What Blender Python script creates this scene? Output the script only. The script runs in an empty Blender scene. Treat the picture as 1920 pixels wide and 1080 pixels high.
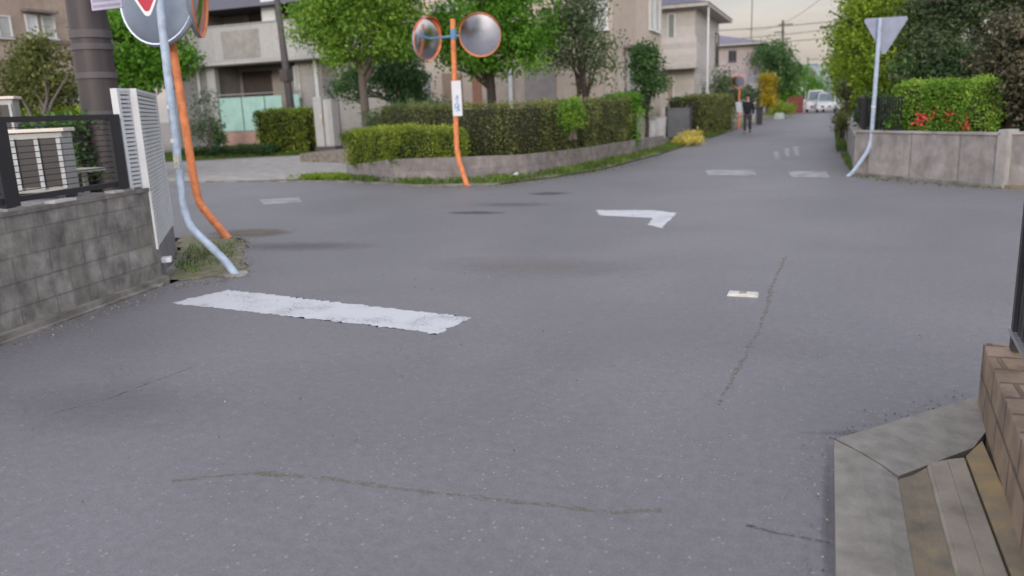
import bpy, bmesh, math, random
import numpy as np
from mathutils import Vector, Matrix
SC = bpy.context.scene
R = math.radians
# ------------------------------------------------------------------ camera, sky, sun, exposure
F_PX, PITCH, ROLL, YAW, CH = 1490.0, R(12.8), R(2.4), R(21.7536), 1.6
cF = Vector((-math.sin(YAW)*math.cos(PITCH), math.cos(YAW)*math.cos(PITCH), -math.sin(PITCH)))
R0 = Vector((math.cos(YAW), math.sin(YAW), 0)); U0 = R0.cross(cF)
cR = R0*math.cos(ROLL) - U0*math.sin(ROLL); cU = U0*math.cos(ROLL) + R0*math.sin(ROLL)
cam = bpy.data.cameras.new('camera'); co = bpy.data.objects.new('camera', cam)
SC.collection.objects.link(co)
cam.sensor_width = 36; cam.lens = 36*F_PX/1920; cam.clip_start = .05; cam.clip_end = 3000
m = Matrix((cR, cU, -cF)).transposed().to_4x4(); m.translation = (0, 0, CH)
co.matrix_world = m
SC.camera = co
cam.dof.use_dof = True; cam.dof.focus_distance = 4.6; cam.dof.aperture_fstop = 1.7
SUN_EL, SUN_AZ = R(14), R(165)
w = bpy.data.worlds.new('World'); SC.world = w; w.use_nodes = True
nt = w.node_tree; nt.nodes.clear()
def N(nt, t, **k):
    n = nt.nodes.new(t)
    for a, b in k.items():
        if a.startswith('i_'):
            n.inputs[a[2:].replace('_', ' ')].default_value = b
        else: setattr(n, a, b)
    return n
def L(nt, a, b): nt.links.new(a, b)
out = N(nt, 'ShaderNodeOutputWorld'); bg = N(nt, 'ShaderNodeBackground'); bg.inputs[1].default_value = .15
sky = N(nt, 'ShaderNodeTexSky', sky_type='NISHITA', sun_disc=False, sun_elevation=SUN_EL, sun_rotation=SUN_AZ,
        air_density=1.2, dust_density=2.5, ozone_density=2.0)
tc = N(nt, 'ShaderNodeTexCoord'); sx = N(nt, 'ShaderNodeSeparateXYZ'); L(nt, tc.outputs['Generated'], sx.inputs[0])
rp = N(nt, 'ShaderNodeValToRGB'); L(nt, sx.outputs[2], rp.inputs[0])
cr = rp.color_ramp
SKYC = [(0, (3.3, 3.15, 3.25)), (.03, (3.9, 3.4, 3.3)), (.07, (4.45, 3.8, 3.5)), (.12, (4.4, 4.0, 3.9)), (.2, (4.5, 4.15, 4.2)), (.5, (4.7, 4.6, 5.1)), (1, (4.7, 4.7, 5.4))]
while len(cr.elements) < len(SKYC): cr.elements.new(.5)
for e, (p, c) in zip(cr.elements, SKYC): e.position = p; e.color = (*[v/6 for v in c], 1)
mp = N(nt, 'ShaderNodeMapping'); mp.inputs['Scale'].default_value = (3, 3, 22); L(nt, tc.outputs['Generated'], mp.inputs[0])
nz = N(nt, 'ShaderNodeTexNoise', i_Scale=1.6, i_Detail=6.0, i_Roughness=.55); L(nt, mp.outputs[0], nz.inputs[0])
mr = N(nt, 'ShaderNodeMapRange', i_From_Min=.35, i_From_Max=.7, i_To_Min=5.4, i_To_Max=6.6); L(nt, nz.outputs[0], mr.inputs[0])
gl = N(nt, 'ShaderNodeMapRange', i_From_Min=.85, i_From_Max=-.5, i_To_Min=.8, i_To_Max=2.3); L(nt, sx.outputs[1], gl.inputs[0])   # brighter evening sky behind the camera, towards the sun
gm = N(nt, 'ShaderNodeMath', operation='MULTIPLY'); L(nt, mr.outputs[0], gm.inputs[0]); L(nt, gl.outputs[0], gm.inputs[1])
vm = N(nt, 'ShaderNodeVectorMath', operation='SCALE'); L(nt, rp.outputs[0], vm.inputs[0]); L(nt, gm.outputs[0], vm.inputs['Scale'])
mx = N(nt, 'ShaderNodeMixRGB'); mx.inputs[0].default_value = .8
L(nt, sky.outputs[0], mx.inputs[1]); L(nt, vm.outputs[0], mx.inputs[2]); L(nt, mx.outputs[0], bg.inputs[0]); L(nt, bg.outputs[0], out.inputs[0])
sl = bpy.data.lights.new('sun', 'SUN'); sl.energy = .9; sl.angle = R(12); sl.color = (1, .9, .8)
so = bpy.data.objects.new('sun', sl); SC.collection.objects.link(so)
# sky rotation runs clockwise from +Y seen from above
sd = Vector((math.sin(SUN_AZ)*math.cos(SUN_EL), math.cos(SUN_AZ)*math.cos(SUN_EL), math.sin(SUN_EL)))
so.rotation_euler = sd.to_track_quat('Z', 'Y').to_euler()
SC.view_settings.view_transform = 'Standard'; SC.view_settings.look = 'None'
SC.view_settings.exposure = .35; SC.view_settings.gamma = 1
SC.render.engine = 'CYCLES'; SC.cycles.max_bounces = 6; SC.cycles.transparent_max_bounces = 12

# ------------------------------------------------------------------ helpers
def ray(x, y): return cF*F_PX + cR*(x-960) + cU*(540-y)
def G(x, y, z=0):
    r = ray(x, y); t = (z-CH)/r.z; return Vector((r.x*t, r.y*t, z))
def PY(x, y, Y):
    r = ray(x, y); t = Y/r.y; return Vector((r.x*t, Y, CH+r.z*t))
def PX(x, y, X):
    r = ray(x, y); t = X/r.x; return Vector((X, r.y*t, CH+r.z*t))
rnd = random.Random(7)
ORG = {}
def tag(o, label=None, cat=None, group=None, kind=None):
    if label: o['label'] = label
    if cat: o['category'] = cat
    if group: o['group'] = group
    if kind: o['kind'] = kind
    return o
def thing(name, label, cat, loc, group=None):
    o = bpy.data.objects.new(name, None); SC.collection.objects.link(o)
    o.empty_display_size = .2; o.location = loc; ORG[o.name] = Vector(loc)
    return tag(o, label, cat, group)
def link(name, me, parent=None, org=None):
    o = bpy.data.objects.new(name, me); SC.collection.objects.link(o)
    if parent: o.parent = parent; ORG[o.name] = ORG[parent.name]
    else: ORG[o.name] = Vector(org); o.location = org
    return o
class MB:
    def __init__(s): s.v = []; s.f = []; s.m = []; s.sm = []
    def add(s, vs, fs, m=0, sm=False):
        b = len(s.v); s.v += [tuple(v) for v in vs]
        for f in fs: s.f.append([b+i for i in f]); s.m.append(m); s.sm.append(sm)
        return s
    def hexa(s, c, m=0):   # 8 corners: bottom 4 ccw, top 4 ccw
        return s.add(c, [(3, 2, 1, 0), (4, 5, 6, 7), (0, 1, 5, 4), (1, 2, 6, 5), (2, 3, 7, 6), (3, 0, 4, 7)], m)
    def box(s, x0, x1, y0, y1, z0, z1, m=0):
        x0, x1 = sorted((x0, x1)); y0, y1 = sorted((y0, y1)); z0, z1 = sorted((z0, z1))
        return s.hexa([(x0, y0, z0), (x1, y0, z0), (x1, y1, z0), (x0, y1, z0), (x0, y0, z1), (x1, y0, z1), (x1, y1, z1), (x0, y1, z1)], m)
    def ob(s, fr, u0, u1, d0, d1, z0, z1, m=0):   # box in a facade frame (origin, along, outward)
        o, t, n = fr
        u0, u1 = sorted((u0, u1)); d0, d1 = sorted((d0, d1)); z0, z1 = sorted((z0, z1))
        c = [(u0, d0), (u1, d0), (u1, d1), (u0, d1)]
        if t[0]*n[1]-t[1]*n[0] < 0: c = c[::-1]
        q = [(o[0]+t[0]*u+n[0]*d, o[1]+t[1]*u+n[1]*d) for u, d in c]
        return s.hexa([(*p, z0) for p in q]+[(*p, z1) for p in q], m)
    def tube(s, pts, rs, seg=10, m=0, cap=True):
        pts = [Vector(p) for p in pts]
        if not isinstance(rs, (list, tuple)): rs = [rs]*len(pts)
        vs = []; prev = None
        for i, p in enumerate(pts):
            d = (pts[min(i+1, len(pts)-1)]-pts[max(i-1, 0)]).normalized()
            if prev is None:
                a = Vector((1, 0, 0)) if abs(d.x) < .9 else Vector((0, 1, 0)); a = (a-d*a.dot(d)).normalized()
            else: a = (prev-d*prev.dot(d)).normalized()
            prev = a; b = d.cross(a)
            for k in range(seg):
                t = 2*math.pi*k/seg; vs.append(p+(a*math.cos(t)+b*math.sin(t))*rs[i])
        fs = []
        for i in range(len(pts)-1):
            for k in range(seg):
                k2 = (k+1) % seg; fs.append((i*seg+k, i*seg+k2, (i+1)*seg+k2, (i+1)*seg+k))
        s.add(vs, fs, m, True)
        if cap: s.add(vs, [tuple(range(seg))[::-1], tuple(range((len(pts)-1)*seg, len(pts)*seg))], m)
        return s
    def prism(s, poly, z0, z1, m=0):
        n = len(poly)
        s.add([(*p, z0) for p in poly]+[(*p, z1) for p in poly],
              [tuple(range(n))[::-1], tuple(range(n, 2*n))]+[(i, (i+1) % n, n+(i+1) % n, n+i) for i in range(n)], m)
        return s
    def build(s, name, mats, parent=None, label=None, cat=None, group=None, kind=None, bevel=0):
        if not isinstance(mats, (list, tuple)): mats = [mats]
        V = np.array(s.v, float)
        if parent: org = ORG[parent.name]
        else: org = Vector(((V[:, 0].min()+V[:, 0].max())/2, (V[:, 1].min()+V[:, 1].max())/2, V[:, 2].min()))
        me = bpy.data.meshes.new(name)
        me.from_pydata([tuple(p) for p in (V-np.array(org))], [], s.f)
        for q in mats: me.materials.append(q)
        me.polygons.foreach_set('material_index', s.m); me.polygons.foreach_set('use_smooth', s.sm)
        uv = me.uv_layers.new(name='UVMap').data
        for p in me.polygons:
            n = p.normal
            for li in p.loop_indices:
                c = V[me.loops[li].vertex_index]
                if abs(n.z) > .7: uv[li].uv = (c[0], c[1])
                else:
                    h = math.hypot(n.x, n.y) or 1
                    uv[li].uv = (c[0]*(-n.y/h)+c[1]*(n.x/h), c[2])
        me.update()
        o = link(name, me, parent, org)
        if bevel:
            b = o.modifiers.new('Bevel', 'BEVEL'); b.width = bevel; b.segments = 2; b.limit_method = 'ANGLE'
        return tag(o, label, cat, group, kind)

def mat(name, col, rough=.8, var=.12, vs=3.0, bump=0, bs=60, metal=0, spec=.5, col2=None, streak=0, coat=0):
    m = bpy.data.materials.new(name); m.use_nodes = True; t = m.node_tree
    b = t.nodes['Principled BSDF']; b.inputs['Roughness'].default_value = rough; b.inputs['Metallic'].default_value = metal
    b.inputs['Specular IOR Level'].default_value = spec; b.inputs['Coat Weight'].default_value = coat
    g = N(t, 'ShaderNodeNewGeometry')
    n1 = N(t, 'ShaderNodeTexNoise', i_Scale=vs, i_Detail=7.0, i_Roughness=.62); L(t, g.outputs[0], n1.inputs[0])
    if streak:
        mp = N(t, 'ShaderNodeMapping'); mp.inputs['Scale'].default_value = (streak, streak, .35)
        L(t, g.outputs[0], mp.inputs[0]); L(t, mp.outputs[0], n1.inputs[0])
    r = N(t, 'ShaderNodeValToRGB'); L(t, n1.outputs[0], r.inputs[0])
    c2 = col2 or tuple(c*(1-var*2) for c in col)
    r.color_ramp.elements[0].position = .32; r.color_ramp.elements[0].color = (*c2, 1)
    r.color_ramp.elements[1].position = .66; r.color_ramp.elements[1].color = (*[min(1, c*(1+var*.6)) for c in col], 1)
    L(t, r.outputs[0], b.inputs['Base Color'])
    if bump:
        n2 = N(t, 'ShaderNodeTexNoise', i_Scale=bs, i_Detail=5.0); L(t, g.outputs[0], n2.inputs[0])
        bp = N(t, 'ShaderNodeBump', i_Strength=bump, i_Distance=.01); L(t, n2.outputs[0], bp.inputs['Height']); L(t, bp.outputs[0], b.inputs['Normal'])
    m['r'] = r.name
    return m
def brickmat(name, col, w=.4, h=.2, mortar=.012, dark=.45, var=.25, offset=.5, stain=(.05, .05, .04), stain_amt=.5, rough=.9, bump=.5, moss=None):
    m = mat(name, col, rough, var, 4); t = m.node_tree; b = t.nodes['Principled BSDF']; r = t.nodes[m['r']]
    uv = N(t, 'ShaderNodeTexCoord')
    br = N(t, 'ShaderNodeTexBrick', offset=offset); br.inputs['Scale'].default_value = 1; br.inputs['Brick Width'].default_value = w
    br.inputs['Row Height'].default_value = h; br.inputs['Mortar Size'].default_value = mortar; br.inputs['Mortar Smooth'].default_value = .3
    br.inputs['Color1'].default_value = (1, 1, 1, 1); br.inputs['Color2'].default_value = (.8, .8, .8, 1); br.inputs['Mortar'].default_value = (dark, dark, dark, 1)
    L(t, uv.outputs['UV'], br.inputs[0])
    m1 = N(t, 'ShaderNodeMixRGB', blend_type='MULTIPLY'); m1.inputs[0].default_value = 1
    L(t, r.outputs[0], m1.inputs[1]); L(t, br.outputs[0], m1.inputs[2])
    g = N(t, 'ShaderNodeNewGeometry'); mp = N(t, 'ShaderNodeMapping'); mp.inputs['Scale'].default_value = (1.6, 1.6, .55)
    L(t, g.outputs[0], mp.inputs[0])
    n = N(t, 'ShaderNodeTexNoise', i_Scale=2.2, i_Detail=9.0, i_Roughness=.7); L(t, mp.outputs[0], n.inputs[0])
    rr = N(t, 'ShaderNodeMapRange', i_From_Min=.46, i_From_Max=.68, i_To_Max=stain_amt); L(t, n.outputs[0], rr.inputs[0])
    m2 = N(t, 'ShaderNodeMixRGB'); L(t, rr.outputs[0], m2.inputs[0]); L(t, m1.outputs[0], m2.inputs[1]); m2.inputs[2].default_value = (*stain, 1)
    last = m2
    if moss:
        n3 = N(t, 'ShaderNodeTexNoise', i_Scale=3.1, i_Detail=8.0, i_Roughness=.7); L(t, g.outputs[0], n3.inputs[0])
        r3 = N(t, 'ShaderNodeMapRange', i_From_Min=.5, i_From_Max=.7, i_To_Max=.7); L(t, n3.outputs[0], r3.inputs[0])
        m3 = N(t, 'ShaderNodeMixRGB'); L(t, r3.outputs[0], m3.inputs[0]); L(t, m2.outputs[0], m3.inputs[1]); m3.inputs[2].default_value = (*moss, 1)
        last = m3
    L(t, last.outputs[0], b.inputs['Base Color'])
    n4 = N(t, 'ShaderNodeTexNoise', i_Scale=70.0, i_Detail=4.0); L(t, g.outputs[0], n4.inputs[0])
    ad = N(t, 'ShaderNodeMath', operation='MULTIPLY_ADD'); L(t, n4.outputs[0], ad.inputs[0]); ad.inputs[1].default_value = .35
    inv = N(t, 'ShaderNodeMath', operation='SUBTRACT'); inv.inputs[0].default_value = 1; L(t, br.outputs['Fac'], inv.inputs[1]); L(t, inv.outputs[0], ad.inputs[2])
    bp = N(t, 'ShaderNodeBump', i_Strength=bump, i_Distance=.01); L(t, ad.outputs[0], bp.inputs['Height']); L(t, bp.outputs[0], b.inputs['Normal'])
    return m
def leafmat(name, c1, c2, c3=None, trans=.3):
    m = bpy.data.materials.new(name); m.use_nodes = True; t = m.node_tree; t.nodes.clear()
    o = N(t, 'ShaderNodeOutputMaterial'); g = N(t, 'ShaderNodeNewGeometry'); at = N(t, 'ShaderNodeAttribute', attribute_name='cl')
    ad = N(t, 'ShaderNodeMath', operation='MULTIPLY_ADD'); L(t, g.outputs['Random Per Island'], ad.inputs[0]); ad.inputs[1].default_value = .4
    ml = N(t, 'ShaderNodeMath', operation='MULTIPLY'); L(t, at.outputs['Fac'], ml.inputs[0]); ml.inputs[1].default_value = .6; L(t, ml.outputs[0], ad.inputs[2])
    r = N(t, 'ShaderNodeValToRGB'); L(t, ad.outputs[0], r.inputs[0])
    r.color_ramp.elements[0].position = .1; r.color_ramp.elements[0].color = (*c1, 1)
    r.color_ramp.elements[1].position = .8; r.color_ramp.elements[1].color = (*c2, 1)
    if c3: e = r.color_ramp.elements.new(.97); e.color = (*c3, 1)
    d = N(t, 'ShaderNodeBsdfPrincipled'); d.inputs['Roughness'].default_value = .55; d.inputs['Specular IOR Level'].default_value = .35
    L(t, r.outputs[0], d.inputs['Base Color'])
    tr = N(t, 'ShaderNodeBsdfTranslucent'); L(t, r.outputs[0], tr.inputs[0])
    mx = N(t, 'ShaderNodeMixShader'); mx.inputs[0].default_value = trans; L(t, d.outputs[0], mx.inputs[1]); L(t, tr.outputs[0], mx.inputs[2]); L(t, mx.outputs[0], o.inputs[0])
    return m
def leafmesh(name, pos, cl, size, m, parent, seed=0, aspect=.6, up=.3, extra=None, org=None, vert=0):
    rg = np.random.default_rng(seed); n = len(pos)
    nr = rg.normal(size=(n, 3)); nr[:, 2] = nr[:, 2]*(1-up*.3)+up*.8
    nr /= np.linalg.norm(nr, axis=1)[:, None]
    a = rg.normal(size=(n, 3))
    if vert: a[:, 2] = abs(a[:, 2])*1+vert*2.5
    a -= nr*(a*nr).sum(1)[:, None]; a /= np.linalg.norm(a, axis=1)[:, None]
    b = np.cross(nr, a); s = size*rg.uniform(.55, 1.35, n)[:, None]
    v = np.empty((n, 4, 3)); v[:, 0] = pos-a*s*.5; v[:, 1] = pos+b*s*.5*aspect+nr*s*.12; v[:, 2] = pos+a*s*.5; v[:, 3] = pos-b*s*.5*aspect+nr*s*.12
    v = v.reshape(-1, 3); O = np.array(ORG[parent.name] if parent else org); v = v-O
    nb = len(v); ext_v = []; ext_f = []
    if extra: ext_v = np.array(extra.v)-O; ext_f = extra.f
    me = bpy.data.meshes.new(name)
    allv = np.vstack([v, ext_v]) if extra else v
    me.vertices.add(len(allv)); me.vertices.foreach_set('co', allv.ravel())
    ls = [4]*n+[len(f) for f in ext_f]
    li = list(range(nb))+[nb+i for f in ext_f for i in f]
    me.loops.add(len(li)); me.loops.foreach_set('vertex_index', li)
    me.polygons.add(len(ls)); st = np.concatenate([[0], np.cumsum(ls)[:-1]]); me.polygons.foreach_set('loop_start', st)
    ms = m if isinstance(m, list) else [m]
    for q in ms: me.materials.append(q)
    me.polygons.foreach_set('material_index', [0]*n+[len(ms)-1]*len(ext_f))
    at = me.attributes.new('cl', 'FLOAT', 'POINT'); cc = np.concatenate([np.repeat(cl, 4), np.zeros(len(allv)-nb)+.3]); at.data.foreach_set('value', cc)
    me.update(); me.validate()
    return link(name, me, parent, org)
def blobpts(blobs, n, clump, seed, nc=60, hollow=.45):
    rg = np.random.default_rng(seed); P = []; C = []
    wt = np.array([b[1][0]*b[1][1]*b[1][2] for b in blobs])**.75; wt /= wt.sum()
    for (c, r), q in zip(blobs, wt):
        k = max(8, int(nc*q*len(blobs)**.4)); d = rg.normal(size=(k, 3)); d /= np.linalg.norm(d, axis=1)[:, None]
        cc = np.array(c)+d*np.array(r)*(rg.uniform(0, 1, k)**hollow)[:, None]
        cv = rg.uniform(0, 1, k); nn = int(n*q); idx = rg.integers(0, k, nn)
        P.append(cc[idx]+rg.normal(size=(nn, 3))*clump*np.array([1, 1, .8])); C.append(cv[idx])
    return np.vstack(P), np.concatenate(C)
def tree(kind, label, cat, base, htrunk, blobs, n, leaf, lm, tm, seed, tr=.14, group=None, clump=.3, nc=70, lean=(0, 0), multi=1, limbs=6, aspect=.55):
    base = Vector(base); t = thing(kind, label, cat, base, group); mb = MB(); rg = random.Random(seed)
    top = base+Vector((lean[0], lean[1], htrunk))
    for k in range(multi):
        off = Vector((rg.uniform(-.4, .4), rg.uniform(-.3, .3), rg.uniform(-.2, .2)))*(0 if multi == 1 else 1)
        tp = top+off; r = tr/(multi**.5)
        mid = base.lerp(tp, .5)+Vector((rg.uniform(-.06, .06), rg.uniform(-.06, .06), 0))
        mb.tube([base-Vector((0, 0, .1)), base+Vector((0, 0, .12))+off*.05, mid, tp], [r*1.5, r*1.1, r*.9, r*.75], 10)
        for j in range(limbs):
            c, rr = blobs[rg.randrange(len(blobs))]
            e = Vector(c)+Vector([rg.uniform(-.75, .75)*q for q in rr])
            if e.z < tp.z+.1: e.z = tp.z+.3
            s0 = base.lerp(tp, rg.uniform(.8, 1)); q = s0.lerp(e, .45)+Vector((rg.uniform(-.12, .12), rg.uniform(-.12, .12), .15))
            mb.tube([s0, q, e], [r*.6, r*.35, r*.08], 6)
            e2 = e+Vector((rg.uniform(-.5, .5), rg.uniform(-.5, .5), rg.uniform(0, .5))); mb.tube([q, q.lerp(e2, .6), e2], [r*.3, r*.2, r*.05], 5)
    mb.build('trunk', tm, t)
    P, C = blobpts(blobs, n, clump, seed, nc)
    leafmesh('crown', P, C, leaf, lm, t, seed, aspect)
    return t
def hedge(name, label, path, wd, z0, z1, lm, n, leaf, seed, cat='hedge', core=None, group=None, jag=.05, round_=.0, rag=None, vert=0):
    rg = np.random.default_rng(seed); path = [np.array(p[:2]) for p in path]
    segs = [(path[i], path[i+1]) for i in range(len(path)-1)]; ln = [np.linalg.norm(b-a) for a, b in segs]; tot = sum(ln)
    zz0 = z0 if isinstance(z0, (list, tuple)) else [z0]*len(path); zz1 = z1 if isinstance(z1, (list, tuple)) else [z1]*len(path)
    P = []; ex = MB(); g = .07
    for i, (a, b) in enumerate(segs):
        t = (b-a)/ln[i]; nn = np.array([t[1], -t[0]]); k = int(n*ln[i]/tot)
        s = rg.uniform(-.12/ln[i], 1+.12/ln[i], k); A = zz1[i]+(zz1[i+1]-zz1[i])*s; B = zz0[i]+(zz0[i+1]-zz0[i])*s
        hh_ = zz1[i]-zz0[i]; ar = np.array([ln[i]*hh_, ln[i]*hh_, ln[i]*wd, 2*wd*hh_]); face = rg.choice(4, k, p=ar/ar.sum()); u = rg.uniform(-1, 1, k)*wd/2; v = rg.uniform(0, 1, k)
        d = np.where(face == 0, wd/2, np.where(face == 1, -wd/2, u)); z = np.where(face == 2, A, B+(A-B)*v)
        e = face == 3; ss = np.where(e, rg.integers(0, 2, k), s)
        P.append(np.column_stack([a[0]+t[0]*ss*ln[i]+nn[0]*d, a[1]+t[1]*ss*ln[i]+nn[1]*d, z]))
        q = [a-nn*(wd/2-g), b-nn*(wd/2-g), b+nn*(wd/2-g), a+nn*(wd/2-g)]
        h = [zz1[i]-g, zz1[i+1]-g, zz1[i+1]-g, zz1[i]-g]; l = [zz0[i], zz0[i+1], zz0[i+1], zz0[i]]
        ex.hexa([(*q[j], l[j]) for j in (3, 2, 1, 0)]+[(*q[j], h[j]) for j in (3, 2, 1, 0)])
    P = np.vstack(P)
    from mathutils import noise
    lump = np.array([noise.noise(Vector(p)*2.3) for p in P])
    P += rg.normal(size=P.shape)*jag+lump[:, None]*np.array([.12, .12, .1])
    C = np.clip(.5+lump*1.1+rg.normal(size=len(P))*.15, 0, 1)
    org = Vector(((path[0][0]+path[-1][0])/2, (path[0][1]+path[-1][1])/2, min(zz0)))
    o = leafmesh(name, P, C, leaf, [lm, core or M['hedge_core']], None, seed, .6, .2, ex, org, vert)
    return tag(o, label, cat, group)
def shrub(name, label, cat, blobs, n, leaf, lm, seed, clump=.12, nc=40, stem=True, aspect=.55, group=None):
    c = Vector(blobs[0][0]); zb = min(b[0][2]-b[1][2] for b in blobs)-.15
    t = thing(name, label, cat, (c.x, c.y, zb), group); mb = MB(); rg = random.Random(seed)
    for k in range(7):
        b, r = blobs[rg.randrange(len(blobs))]; e = Vector(b)+Vector([rg.uniform(-.6, .6)*q for q in r])
        mb.tube([(c.x+rg.uniform(-.08, .08), c.y+rg.uniform(-.05, .05), zb-.05), Vector((c.x, c.y, zb)).lerp(e, .5)+Vector((rg.uniform(-.1, .1), 0, .05)), e], [.03, .02, .006], 5)
    mb.build('stem', M['bark'], t)
    P, C = blobpts(blobs, n, clump, seed, nc); leafmesh('foliage', P, C, leaf, lm, t, seed, aspect)
    return t
M = {}
M['hedge_core'] = mat('hedge core twigs', (.02, .022, .01), .95, .2)
M['bark'] = mat('grey bark', (.13, .11, .095), .95, .25, 12, .8, 40, streak=14)
M['bark_dark'] = mat('dark bark', (.05, .04, .035), .95, .25, 12, .8, 40, streak=14)
M['leaf_bright'] = leafmat('bright green leaves', (.06, .16, .012), (.24, .42, .05), (.45, .56, .12), .35)
M['leaf_yellow'] = leafmat('yellow green leaves', (.08, .16, .01), (.28, .4, .03), (.46, .54, .1), .35)
M['leaf_sat'] = leafmat('deep fresh green leaves', (.045, .15, .01), (.15, .34, .03), (.28, .46, .08), .35)
M['leaf_dark'] = leafmat('dark green leaves', (.025, .07, .02), (.07, .16, .04), (.14, .24, .07), .25)
M['leaf_grey'] = leafmat('grey green leaves', (.05, .09, .04), (.14, .2, .09), (.28, .32, .18), .3)
M['leaf_olive'] = leafmat('olive leaves', (.06, .08, .018), (.17, .2, .05), (.34, .36, .16), .3)
M['leaf_brown'] = leafmat('brownish hedge leaves', (.055, .075, .02), (.17, .2, .055), (.3, .34, .11), .2)
M['leaf_box'] = leafmat('box hedge leaves', (.07, .12, .012), (.29, .38, .04), (.52, .56, .12), .3)
M['leaf_red'] = leafmat('purplish brown leaves', (.03, .042, .022), (.12, .115, .065), (.26, .21, .14), .3)
M['leaf_gold'] = leafmat('golden leaves', (.18, .15, .01), (.5, .38, .02), (.6, .5, .05), .3)
M['leaf_conifer'] = leafmat('dark conifer needles', (.03, .055, .025), (.09, .14, .055), (.16, .21, .08), .15)
M['flower_yellow'] = leafmat('yellow blossoms', (.35, .32, .06), (.75, .65, .15), None, .2)
M['flower_red'] = leafmat('red azalea blossoms', (.6, .03, .05), (.8, .08, .1), None, .2)
M['grass'] = leafmat('grass blades', (.045, .08, .012), (.14, .24, .03), (.3, .32, .1), .3)
M['metal_black'] = mat('black aluminium', (.02, .02, .024), .45, .1)
M['alu'] = mat('silver aluminium', (.42, .43, .45), .35, .05, metal=.7)
M['white_paint'] = mat('white enamel', (.62, .66, .68), .5, .05)
M['rubber'] = mat('rubber', (.02, .02, .02), .8)
def glassmat(name, col, rough=.08):
    return mat(name, col, rough, .15, 1.5, spec=.8)
M['pane'] = glassmat('window glass', (.05, .055, .06))
M['pane_light'] = glassmat('curtained window glass', (.42, .45, .43), .25)

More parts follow.
